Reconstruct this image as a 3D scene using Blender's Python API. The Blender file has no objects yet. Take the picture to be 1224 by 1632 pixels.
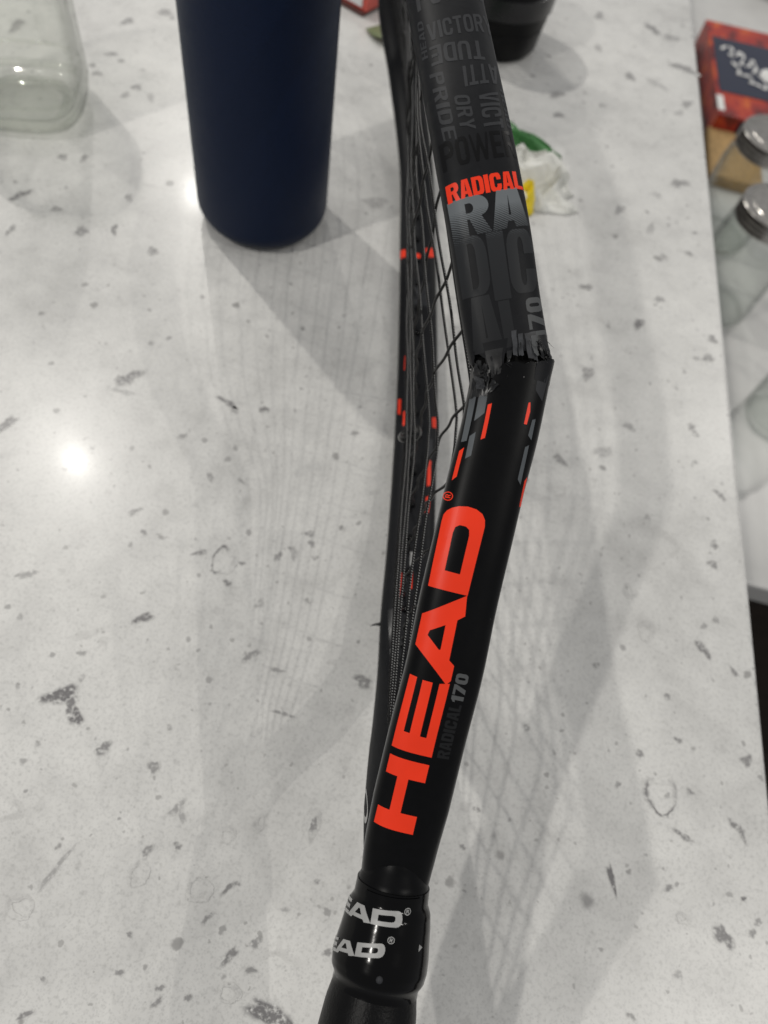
import bpy, bmesh, math, random
import numpy as np
from mathutils import Vector, Matrix, noise
from mathutils.geometry import tessellate_polygon

sc = bpy.context.scene
COL = sc.collection
# ---------------------------------------------------------------- camera
H = .285                                   # height of the lens above the counter, metres
CAM_ROWS = [[0.96511, -0.26183, 0.0], [0.22641, 0.83455, -0.50225], [0.1315, 0.48473, 0.86472]]
cam = bpy.data.cameras.new('camera')
cam_ob = bpy.data.objects.new('camera', cam); COL.objects.link(cam_ob)
M = Matrix(CAM_ROWS).to_4x4(); M.translation = (0, 0, H)
cam_ob.matrix_world = M
cam.sensor_fit = 'VERTICAL'; cam.sensor_height = 36.0; cam.sensor_width = 27.0
cam.lens = 36.0 * 1131 / 1632
cam.clip_start = .01; cam.clip_end = 50
cam.dof.use_dof = True; cam.dof.focus_distance = .190; cam.dof.aperture_fstop = 12.5
sc.camera = cam_ob
# ---------------------------------------------------------------- light: a dim room and its ceiling downlights
w = bpy.data.worlds.new('World'); sc.world = w; w.use_nodes = True
bg = w.node_tree.nodes['Background']; bg.inputs[0].default_value = (.985, .99, 1.0, 1); bg.inputs[1].default_value = .37
LAMPS = [(-.88, .934, 1.5, 11.0, .028), (-.985, 2.13, 1.5, 11.0, .022), (-.90, -.62, 1.5, 12.0, .05), (.92, -.16, 1.5, 4.4, .014), (1.24, .06, 1.5, 2.4, .03), (1.25, 1.9, 1.5, 10.0, .04)]
for x, y, z, p, dia in LAMPS:
    L = bpy.data.lights.new('ceiling_downlight', 'AREA'); L.shape = 'DISK'; L.size = dia; L.energy = p; L.color = (1, .968, .91)
    o = bpy.data.objects.new('ceiling_downlight', L); o.location = (x, y, z); COL.objects.link(o)
sc.view_settings.view_transform = 'Standard'; sc.view_settings.look = 'None'
sc.view_settings.exposure = 0.0; sc.view_settings.gamma = 1.0
sc.render.engine = 'CYCLES'
sc.cycles.use_denoising = True
sc.cycles.max_bounces = 10; sc.cycles.transparent_max_bounces = 24
sc.cycles.sample_clamp_indirect = 6.0


# ---------------------------------------------------------------- helpers
def link(name, me, mat=None, parent=None, smooth=True):
    o = bpy.data.objects.new(name, me); COL.objects.link(o)
    if mat is not None and not me.materials: me.materials.append(mat)
    if smooth:
        me.polygons.foreach_set('use_smooth', [True] * len(me.polygons))
    if parent is not None: o.parent = parent
    return o
def mesh(name, verts, faces, mat=None, parent=None, smooth=True):
    me = bpy.data.meshes.new(name)
    me.from_pydata([tuple(map(float, v)) for v in verts], [], faces); me.update()
    return link(name, me, mat, parent, smooth)
def from_bm(name, bm, mat=None, parent=None, smooth=False):
    me = bpy.data.meshes.new(name); bm.to_mesh(me); bm.free()
    return link(name, me, mat, parent, smooth)
def thing(name, label, cat, group=None, loc=(0, 0, 0)):
    o = bpy.data.objects.new(name, None); o.empty_display_size = .02; COL.objects.link(o); o.location = loc
    tag(o, label, cat, group); return o
def tag(o, label, cat, group=None):
    o['label'] = label; o['category'] = cat
    if group: o['group'] = group
    return o
def struct(o, kind='structure'):
    o['kind'] = kind; return o
def auto_smooth(o, deg=40):
    me = o.data; a = math.radians(deg)
    bm = bmesh.new(); bm.from_mesh(me)
    for e in bm.edges:
        if len(e.link_faces) == 2 and e.calc_face_angle(0) > a: e.smooth = False
    bm.to_mesh(me); bm.free(); return o
def lathe(name, prof, n=64, mat=None, parent=None, square=0.0, rot=0.0, close=True, at=(0, 0, 0)):
    """prof = [(r, z)...]; square > 0 pushes the section towards a rounded square"""
    V, F = [], []
    for r, z in prof:
        for k in range(n):
            a = 2 * math.pi * k / n
            c, s = math.cos(a), math.sin(a)
            q = 1.0
            if square:
                e = 2 + square * 6
                q = (abs(c) ** e + abs(s) ** e) ** (-1 / e)
            x, y = r * q * c, r * q * s
            V.append((at[0] + x * math.cos(rot) - y * math.sin(rot), at[1] + x * math.sin(rot) + y * math.cos(rot), at[2] + z))
    m = len(prof)
    for i in range(m - 1):
        for k in range(n):
            F.append((i * n + k, i * n + (k + 1) % n, (i + 1) * n + (k + 1) % n, (i + 1) * n + k))
    if close:
        if prof[0][0] > 1e-6: F.append(tuple(range(n - 1, -1, -1)))
        if prof[-1][0] > 1e-6: F.append(tuple((m - 1) * n + k for k in range(n)))
    return auto_smooth(mesh(name, V, F, mat, parent), 38)
def box_bm(x0, y0, z0, x1, y1, z1, bev=0.0, seg=2):
    bm = bmesh.new(); bmesh.ops.create_cube(bm, size=1)
    for v in bm.verts:
        v.co = Vector((x0 + (v.co.x + .5) * (x1 - x0), y0 + (v.co.y + .5) * (y1 - y0), z0 + (v.co.z + .5) * (z1 - z0)))
    if bev: bmesh.ops.bevel(bm, geom=list(bm.edges), offset=bev, segments=seg, affect='EDGES', profile=.5)
    return bm
def arc(x, y, r, a0, a1, n=6):
    return [(x + r * math.cos(math.radians(a0 + (a1 - a0) * i / n)), y + r * math.sin(math.radians(a0 + (a1 - a0) * i / n))) for i in range(n + 1)]
# ---------------------------------------------------------------- materials
class NT:
    def __init__(s, name):
        s.m = bpy.data.materials.new(name); s.m.use_nodes = True; s.t = s.m.node_tree
        s.b = s.t.nodes['Principled BSDF']; s.out = s.t.nodes['Material Output']
    def n(s, typ, **kw):
        x = s.t.nodes.new(typ)
        for k, v in kw.items():
            if k.startswith('i_'): x.inputs[k[2:].replace('_', ' ')].default_value = v
            else: setattr(x, k, v)
        return x
    def l(s, a, b): s.t.links.new(a, b)
    def coords(s, scale=1.0, kind='Object'):
        return s.n('ShaderNodeTexCoord').outputs[kind]
    def noise(s, vec, scale, detail=4, rough=.55, out='Fac'):
        x = s.n('ShaderNodeTexNoise'); x.inputs['Scale'].default_value = scale; x.inputs['Detail'].default_value = detail; x.inputs['Roughness'].default_value = rough
        s.l(vec, x.inputs['Vector']); return x.outputs[out]
    def ramp(s, fac, stops):
        x = s.n('ShaderNodeValToRGB'); e = x.color_ramp.elements
        while len(e) < len(stops): e.new(.5)
        for k, (p, c) in enumerate(stops):
            e[k].position = p; e[k].color = c if len(c) == 4 else (*c, 1)
        s.l(fac, x.inputs[0]); return x.outputs[0]
    def mix(s, fac, a, b):
        x = s.n('ShaderNodeMix', data_type='RGBA')
        for v, k in ((fac, 0), (a, 6), (b, 7)):
            if hasattr(v, 'links'): s.l(v, x.inputs[k])
            elif k: x.inputs[k].default_value = (*v, 1) if len(v) == 3 else v
            else: x.inputs[k].default_value = v
        return x.outputs[2]
    def math(s, op, a, b=0.0):
        x = s.n('ShaderNodeMath', operation=op)
        for k, v in ((0, a), (1, b)):
            if hasattr(v, 'links'): s.l(v, x.inputs[k])
            else: x.inputs[k].default_value = v
        return x.outputs[0]
    def bump(s, h, strength, dist):
        x = s.n('ShaderNodeBump'); x.inputs['Strength'].default_value = strength; x.inputs['Distance'].default_value = dist
        s.l(h, x.inputs['Height']); s.l(x.outputs[0], s.b.inputs['Normal'])
    def set(s, **kw):
        for k, v in kw.items():
            i = s.b.inputs[k.replace('_', ' ')]
            if hasattr(v, 'links'): s.l(v, i)
            else: i.default_value = (*v, 1) if isinstance(v, tuple) and len(v) == 3 else v
        return s
def plain(name, col, rough=.5, metal=0.0, var=.12, nscale=300, bump=0.0, spec=.5, coat=0.0):
    t = NT(name); c = t.coords()
    f = t.noise(c, nscale, 5)
    lo = tuple(x * (1 - var) for x in col); hi = tuple(min(1, x * (1 + var)) for x in col)
    t.set(Base_Color=t.ramp(f, [(.3, lo), (.7, hi)]), Metallic=metal, Specular_IOR_Level=spec, Coat_Weight=coat)
    t.set(Roughness=t.math('ADD', t.math('MULTIPLY', t.noise(c, nscale * .13, 3), .12), rough - .06))
    if bump: t.bump(f, bump, .0004)
    return t.m
# ---- tube geometry
WN = np.array([.97, .2, .1]); WN /= np.linalg.norm(WN)
def spline(pts, step=1.0):
    P = np.array(pts, float)
    t = np.concatenate([[0], np.cumsum(np.linalg.norm(np.diff(P, axis=0), axis=1) ** .5)])
    m = np.zeros_like(P)
    for i in range(len(P)):
        if i == 0: m[i] = (P[1] - P[0]) / (t[1] - t[0])
        elif i == len(P) - 1: m[i] = (P[-1] - P[-2]) / (t[-1] - t[-2])
        else:
            a, b = t[i] - t[i-1], t[i+1] - t[i]
            m[i] = ((P[i] - P[i-1]) / a * b + (P[i+1] - P[i]) / b * a) / (a + b)
    out = []
    for i in range(len(P) - 1):
        d = t[i+1] - t[i]
        u = np.linspace(0, 1, 40, endpoint=(i == len(P) - 2))[:, None]
        out.append((2*u**3 - 3*u**2 + 1) * P[i] + (u**3 - 2*u**2 + u) * d * m[i] + (3*u**2 - 2*u**3) * P[i+1] + (u**3 - u**2) * d * m[i+1])
    Q = np.vstack(out)
    s = np.concatenate([[0], np.cumsum(np.linalg.norm(np.diff(Q, axis=0), axis=1))])
    n = int(s[-1] / step) + 1
    S = np.linspace(0, s[-1], n)
    R = np.stack([np.interp(S, s, Q[:, k]) for k in range(3)], 1)
    for _ in range(6):
        R[1:-1] = (R[:-2] + 2 * R[1:-1] + R[2:]) / 4
    return R
class Tube:
    """a swept limb: w = beam width across the string plane, t = thickness in the plane, p = squareness"""
    def __init__(self, pts, w, t, p=2.6):
        self.C = spline(pts)
        self.s = np.concatenate([[0], np.cumsum(np.linalg.norm(np.diff(self.C, axis=0), axis=1))])
        self.L = self.s[-1]
        T = np.gradient(self.C, axis=0)
        k = np.ones(9) / 9
        Tp = np.vstack([np.repeat(T[:1], 4, 0), T, np.repeat(T[-1:], 4, 0)])
        T = np.stack([np.convolve(Tp[:, j], k, 'valid') for j in range(3)], 1)
        self.T = T / np.linalg.norm(T, axis=1)[:, None]
        W = WN - self.T * (self.T @ WN)[:, None]
        self.W = W / np.linalg.norm(W, axis=1)[:, None]
        self.N = np.cross(self.W, self.T)
        f = lambda v: (lambda s: np.interp(s, [q[0] for q in v], [q[1] for q in v])) if isinstance(v, (list, tuple)) else (lambda s: np.full_like(np.asarray(s, float), v))
        self.w, self.t, self.p = f(w), f(t), p
    def at(self, s, A):
        return np.stack([np.interp(s, self.s, A[:, k]) for k in range(3)], -1)
    def ring(self, s, ang):
        """point at angle ang: 0 = +w side, pi/2 = outer face"""
        s = np.asarray(s, float); ang = np.asarray(ang, float)
        e = 2 / self.p
        ca, sa = np.cos(ang), np.sin(ang)
        x = np.sign(ca) * np.abs(ca) ** e * self.w(s) / 2
        y = np.sign(sa) * np.abs(sa) ** e * self.t(s) / 2
        return self.at(s, self.C) + self.at(s, self.W) * x[..., None] + self.at(s, self.N) * y[..., None]
    def face(self, s, a, side=1, off=0.0):
        """point on the outer (side=1) or inner (-1) face at lateral coordinate a (mm)"""
        s = np.asarray(s, float); a = np.asarray(a, float)
        hw = self.w(s) / 2; q = np.clip(np.abs(a) / hw, 0, .9995)
        y = self.t(s) / 2 * (1 - q ** self.p) ** (1 / self.p)
        nx = np.sign(a) * q ** (self.p - 1) / hw; ny = (y / (self.t(s) / 2)) ** (self.p - 1) / (self.t(s) / 2)
        l = np.sqrt(nx**2 + ny**2); nx, ny = nx / l, ny / l
        x = np.clip(a, -hw * .9995, hw * .9995) + off * nx; y = y + off * ny
        return self.at(s, self.C) + self.at(s, self.W) * x[..., None] + self.at(s, self.N) * (side * y)[..., None]
def make_quartz(name, fleck=False):
    t = NT(name); c = t.coords()
    big = t.noise(c, 9, 4, .55); mid = t.noise(c, 60, 5, .6)
    base = t.ramp(t.math('ADD', t.math('MULTIPLY', big, .6), t.math('MULTIPLY', mid, .4)), [(.34, (.47, .466, .453)), (.47, (.57, .566, .55)), (.62, (.655, .65, .63))])
    gn = t.ramp(t.noise(c, 620, 3, .7), [(.30, (.80, .80, .80)), (.50, (1, 1, 1)), (.72, (1.0, 1.0, 1.0))])
    mg = t.n('ShaderNodeMix', data_type='RGBA', blend_type='MULTIPLY'); mg.inputs[0].default_value = 1.0; t.l(base, mg.inputs[6]); t.l(gn, mg.inputs[7]); base = mg.outputs[2]
    # pale translucent grains, then grey specks of three sizes
    gr = t.n('ShaderNodeTexVoronoi'); gr.inputs['Scale'].default_value = 900; t.l(c, gr.inputs['Vector'])
    base = t.mix(t.math('MULTIPLY', t.math('LESS_THAN', gr.outputs['Distance'], .30), .34), base, (.43, .43, .42))
    wob = t.n('ShaderNodeVectorMath', operation='MULTIPLY_ADD'); nz = t.n('ShaderNodeTexNoise'); nz.inputs['Scale'].default_value = 330; nz.inputs['Detail'].default_value = 3
    t.l(c, nz.inputs['Vector']); t.l(nz.outputs['Color'], wob.inputs[0]); wob.inputs[1].default_value = (.0035, .0035, 0); t.l(c, wob.inputs[2])
    for sc_, r, prob, colr in ((78, .18, .60, (.25, .245, .24)), (150, .22, .58, (.29, .285, .28)), (300, .25, .55, (.34, .335, .325)), (26, .07, .6, (.22, .215, .215))):
        v = t.n('ShaderNodeTexVoronoi'); v.inputs['Scale'].default_value = sc_; t.l(wob.outputs[0], v.inputs['Vector'])
        sep = t.n('ShaderNodeSeparateColor'); t.l(v.outputs['Color'], sep.inputs[0])
        size = t.math('MULTIPLY', sep.outputs[1], r)
        m = t.n('ShaderNodeMapRange', interpolation_type='SMOOTHSTEP'); t.l(t.math('SUBTRACT', v.outputs['Distance'], size), m.inputs['Value'])
        m.inputs['From Min'].default_value = .05; m.inputs['From Max'].default_value = -.02
        f = t.math('MULTIPLY', t.math('MULTIPLY', m.outputs[0], t.math('GREATER_THAN', sep.outputs[0], prob)), t.math('ADD', t.math('MULTIPLY', sep.outputs[2], .68), .14))
        base = t.mix(f, base, colr)
    # hair veins
    v = t.n('ShaderNodeTexVoronoi', feature='DISTANCE_TO_EDGE'); v.inputs['Scale'].default_value = 34; t.l(wob.outputs[0], v.inputs['Vector'])
    patch = t.n('ShaderNodeMapRange'); t.l(t.noise(c, 24, 3), patch.inputs['Value']); patch.inputs['From Min'].default_value = .58; patch.inputs['From Max'].default_value = .72
    f = t.math('MULTIPLY', t.math('MULTIPLY', t.math('LESS_THAN', v.outputs['Distance'], .035), patch.outputs[0]), .38)
    base = t.mix(f, base, (.33, .325, .315))
    if fleck:
        att = t.n('ShaderNodeAttribute', attribute_name='depth_of_tone')
        holes = t.n('ShaderNodeMapRange'); t.l(t.noise(c, 560, 4, .7), holes.inputs['Value']); holes.inputs['From Min'].default_value = .34; holes.inputs['From Max'].default_value = .50
        fall = t.math('MULTIPLY', holes.outputs[0], att.outputs['Fac'])
        base = t.mix(fall, base, (.165, .16, .162))
    t.set(Base_Color=base, Roughness=t.math('ADD', t.math('MULTIPLY', mid, .10), .232), Specular_IOR_Level=.31, Coat_Weight=.03, Coat_Roughness=.11)
    t.bump(t.noise(c, 1500, 2), .03, .0002)
    return t.m
M_quartz = make_quartz('quartz'); M_fleck = make_quartz('quartz_fleck', True)
def make_frame(name, lo, hi, rough, spec, sheen=0.0):
    t = NT(name); c = t.coords()
    f = t.noise(c, 420, 5, .6); g = t.noise(c, 45, 3)
    col = t.ramp(f, [(.3, lo), (.7, hi)])
    scr = t.n('ShaderNodeTexNoise'); scr.inputs['Scale'].default_value = 1.0; scr.inputs['Detail'].default_value = 2
    mp = t.n('ShaderNodeMapping'); mp.inputs['Scale'].default_value = (1400, 90, 90); t.l(c, mp.inputs['Vector']); t.l(mp.outputs[0], scr.inputs['Vector'])
    dv = t.n('ShaderNodeTexVoronoi'); dv.inputs['Scale'].default_value = 240; t.l(c, dv.inputs['Vector'])
    ds = t.n('ShaderNodeSeparateColor'); t.l(dv.outputs['Color'], ds.inputs[0])
    dust = t.math('MULTIPLY', t.math('LESS_THAN', dv.outputs['Distance'], .045), t.math('GREATER_THAN', ds.outputs[0], .90))
    col = t.mix(t.math('MULTIPLY', dust, .5), col, (.30, .29, .28))
    t.set(Base_Color=col, Roughness=t.math('ADD', t.math('MULTIPLY', g, .14), rough - .07), Specular_IOR_Level=spec)
    t.set(Sheen_Weight=sheen, Sheen_Roughness=.3)
    t.bump(t.math('ADD', f, t.math('MULTIPLY', scr.outputs['Fac'], .4)), .05, .0001)
    return t.m
M_frame = make_frame('satin_black_paint', (.0014, .0015, .0019), (.0024, .0025, .003), .36, .10, .30)
M_hoop = make_frame('lit_black_paint', (.0075, .0079, .0092), (.0105, .0109, .0125), .46, .12)  # same black paint, lightened because this part faces the lamps
M_carbon = make_frame('torn_carbon', (.0015, .0015, .002), (.017, .0175, .019), .30, .35)
M_chip = make_frame('chipped_grey_laminate', (.018, .019, .021), (.055, .057, .062), .4, .2)
M_fibre = make_frame('torn_fibre_cloth', (.004, .004, .0045), (.022, .0225, .024), .42, .25)
M_inside = plain('break_hollow_black', (.002, .002, .002), .7, bump=.4, nscale=900, spec=.14)
M_red = plain('orange_red_print', (.80, .038, .010), .38, var=.06, nscale=90, spec=.22)
M_grey = plain('grey_print', (.085, .094, .102), .42, var=.06, spec=.14)
M_word = plain('dark_grey_print', (.030, .031, .034), .5, var=.08, spec=.14)
M_wordb = plain('black_print', (.0035, .0035, .004), .36, var=.08, spec=.14)
M_faint = plain('faint_grey_print', (.010, .0105, .0115), .45, var=.08, spec=.14)
M_170 = plain('mid_grey_print', (.075, .078, .08), .45, var=.06, spec=.14)
M_white = plain('silver_print', (.30, .30, .295), .4, var=.08)
M_rubber = plain('shrink_tape_rubber', (.0011, .0011, .0013), .14, bump=.34, nscale=60, spec=.16)
M_grip = plain('black_grip_leather', (.0022, .0022, .0025), .36, bump=.3, nscale=1500, spec=.14)
def make_fade(name):
    """grey letters whose print fades down through a fine diagonal hatch"""
    t = NT(name); att = t.n('ShaderNodeAttribute', attribute_name='along'); ac = t.n('ShaderNodeAttribute', attribute_name='across')
    u, v = att.outputs['Fac'], ac.outputs['Fac']
    ph = t.math('ADD', t.math('MULTIPLY', u, .86), t.math('MULTIPLY', v, .5))
    line = t.math('FRACT', t.math('MULTIPLY', ph, 2.1))
    g = t.n('ShaderNodeMapRange'); t.l(u, g.inputs['Value']); g.inputs['From Min'].default_value = 36.5; g.inputs['From Max'].default_value = 44.5
    m = t.math('GREATER_THAN', g.outputs[0], line)
    low = t.n('ShaderNodeMapRange'); t.l(u, low.inputs['Value']); low.inputs['From Min'].default_value = 2; low.inputs['From Max'].default_value = 40
    dark = t.mix(low.outputs[0], (.013, .0133, .0145), (.024, .0255, .028))
    top = t.mix(t.math('SUBTRACT', g.outputs[0], .0), (.06, .066, .072), (.135, .148, .158))
    t.set(Base_Color=t.mix(m, dark, top), Roughness=.42, Specular_IOR_Level=.14)
    return t.m
M_fade = make_fade('fading_hatched_grey_print')
def make_hatch(name):
    t = NT(name); a = t.n('ShaderNodeAttribute', attribute_name='along'); b = t.n('ShaderNodeAttribute', attribute_name='across')
    ph = t.math('ADD', t.math('MULTIPLY', a.outputs['Fac'], .9), t.math('MULTIPLY', b.outputs['Fac'], .7))
    g = t.n('ShaderNodeMapRange'); t.l(a.outputs['Fac'], g.inputs['Value']); g.inputs['From Min'].default_value = 132; g.inputs['From Max'].default_value = 124
    m = t.math('LESS_THAN', t.math('FRACT', t.math('MULTIPLY', ph, 2.3)), t.math('ADD', t.math('MULTIPLY', g.outputs[0], .6), .45))
    t.set(Base_Color=t.mix(m, (.02, .02, .022), (.095, .104, .112)), Roughness=.42, Specular_IOR_Level=.14); return t.m
M_hatch = make_hatch('hatched_grey_print')
def make_string(name, glint_dots):
    t = NT(name); a = t.n('ShaderNodeAttribute', attribute_name='along'); b = t.n('ShaderNodeAttribute', attribute_name='around')
    ph = t.math('ADD', t.math('MULTIPLY', a.outputs['Fac'], 1.15), b.outputs['Fac'])
    fr = t.math('FRACT', ph)
    t.set(Roughness=.36, Specular_IOR_Level=.14)
    if glint_dots:
        m = t.math('MULTIPLY', t.math('MULTIPLY', t.math('LESS_THAN', fr, .34), t.math('LESS_THAN', t.math('FRACT', t.math('MULTIPLY', b.outputs['Fac'], 2.0)), .45)), t.math('GREATER_THAN', t.noise(t.coords(), 70, 2), .33))
        t.set(Base_Color=t.mix(m, (.002, .002, .0025), (.30, .30, .295)))  # lamp glints on the twisted ridges, painted as pale spots
    else:
        t.set(Base_Color=t.mix(t.math('MULTIPLY', t.math('LESS_THAN', fr, .3), .25), (.0025, .0025, .003), (.02, .02, .02)))
    t.bump(t.math('ABSOLUTE', t.math('SUBTRACT', fr, .5)), .35, .0002)
    return t.m
M_main = make_string('black_braided_string', True); M_cross = make_string('black_string', False)
def make_glass(name, tint, edge):
    t = NT(name); t.t.nodes.remove(t.b)
    lw = t.n('ShaderNodeLayerWeight'); lw.inputs['Blend'].default_value = .42
    tr = t.n('ShaderNodeBsdfTransparent'); gl = t.n('ShaderNodeBsdfGlossy'); gl.inputs['Roughness'].default_value = .04
    wave = t.noise(t.coords(), 26, 2)
    t.l(t.ramp(lw.outputs['Facing'], [(0, tint), (.55, tuple(x * .97 for x in tint)), (.93, edge)]), tr.inputs['Color'])
    bp = t.n('ShaderNodeBump'); bp.inputs['Strength'].default_value = .25; bp.inputs['Distance'].default_value = .002; t.l(wave, bp.inputs['Height'])
    t.l(bp.outputs[0], gl.inputs['Normal'])
    lf = t.n('ShaderNodeLayerWeight'); lf.inputs['Blend'].default_value = .5; t.l(bp.outputs[0], lf.inputs['Normal'])
    fr = t.math('ADD', t.math('MULTIPLY', t.math('POWER', lf.outputs['Facing'], 4.0), .8), .04)
    mx = t.n('ShaderNodeMixShader'); t.l(fr, mx.inputs[0]); t.l(tr.outputs[0], mx.inputs[1]); t.l(gl.outputs[0], mx.inputs[2])
    t.l(mx.outputs[0], t.out.inputs[0]); return t.m
M_glass = make_glass('clear_glass', (.985, .99, .978), (.60, .62, .59))
M_glass2 = make_glass('clear_jar_glass', (.97, .98, .972), (.50, .54, .52))
M_lid = plain('tarnished_tin', (.46, .44, .41), .26, metal=1.0, var=.15, nscale=120, bump=.1)
M_bottle = plain('navy_powder_coat', (.0015, .0078, .029), .46, var=.16, nscale=1200, bump=.35, spec=.17)
M_blackp = plain('black_plastic', (.003, .003, .0035), .34, var=.15, spec=.14)
M_blackband = plain('black_gloss_band', (.008, .008, .010), .26, spec=.4)
# ---------------------------------------------------------------- counter, lower counter, floor
EDGE = ((.143, .748), (.181, .101))
ex = lambda y: EDGE[0][0] + (EDGE[1][0] - EDGE[0][0]) * (y - EDGE[0][1]) / (EDGE[1][1] - EDGE[0][1])
def prism_xy(poly, z0, z1, bev=0.0):
    bm = bmesh.new(); lo = [bm.verts.new((x, y, z0)) for x, y in poly]; hi = [bm.verts.new((x, y, z1)) for x, y in poly]; n = len(poly)
    bm.faces.new(lo[::-1]); bm.faces.new(hi)
    for k in range(n): bm.faces.new((lo[k], lo[(k + 1) % n], hi[(k + 1) % n], hi[k]))
    if bev: bmesh.ops.bevel(bm, geom=[e for e in bm.edges if all(v.co.z > z1 - 1e-6 for v in e.verts)], offset=bev, segments=3, affect='EDGES', profile=.5)
    return bm
M_floor = plain('dark_wood_floor', (.022, .014, .010), .45, nscale=30, var=.4)
M_cab = plain('dark_cabinet', (.030, .022, .017), .5, nscale=40, var=.2)
M_low = plain('white_laminate', (.55, .545, .53), .3, nscale=30, var=.05)
counter = struct(from_bm('countertop', prism_xy([(ex(-.32), -.32), (ex(1.5), 1.5), (-1.5, 1.5), (-1.5, -.32)], -.03, 0, .003), M_quartz))
struct(from_bm('counter_cabinet', box_bm(-1.47, -.28, -.9, .06, 1.47, -.0305), M_cab))
struct(from_bm('lower_countertop', box_bm(.165, .375, -.34, 1.6, 1.95, -.31, .003), M_low))
struct(from_bm('lower_cabinet', box_bm(.19, .42, -.9, 1.58, 1.93, -.3405), M_cab))
struct(from_bm('floor', box_bm(-2.5, -2.0, -.92, 3.0, 3.2, -.9), M_floor))
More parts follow.
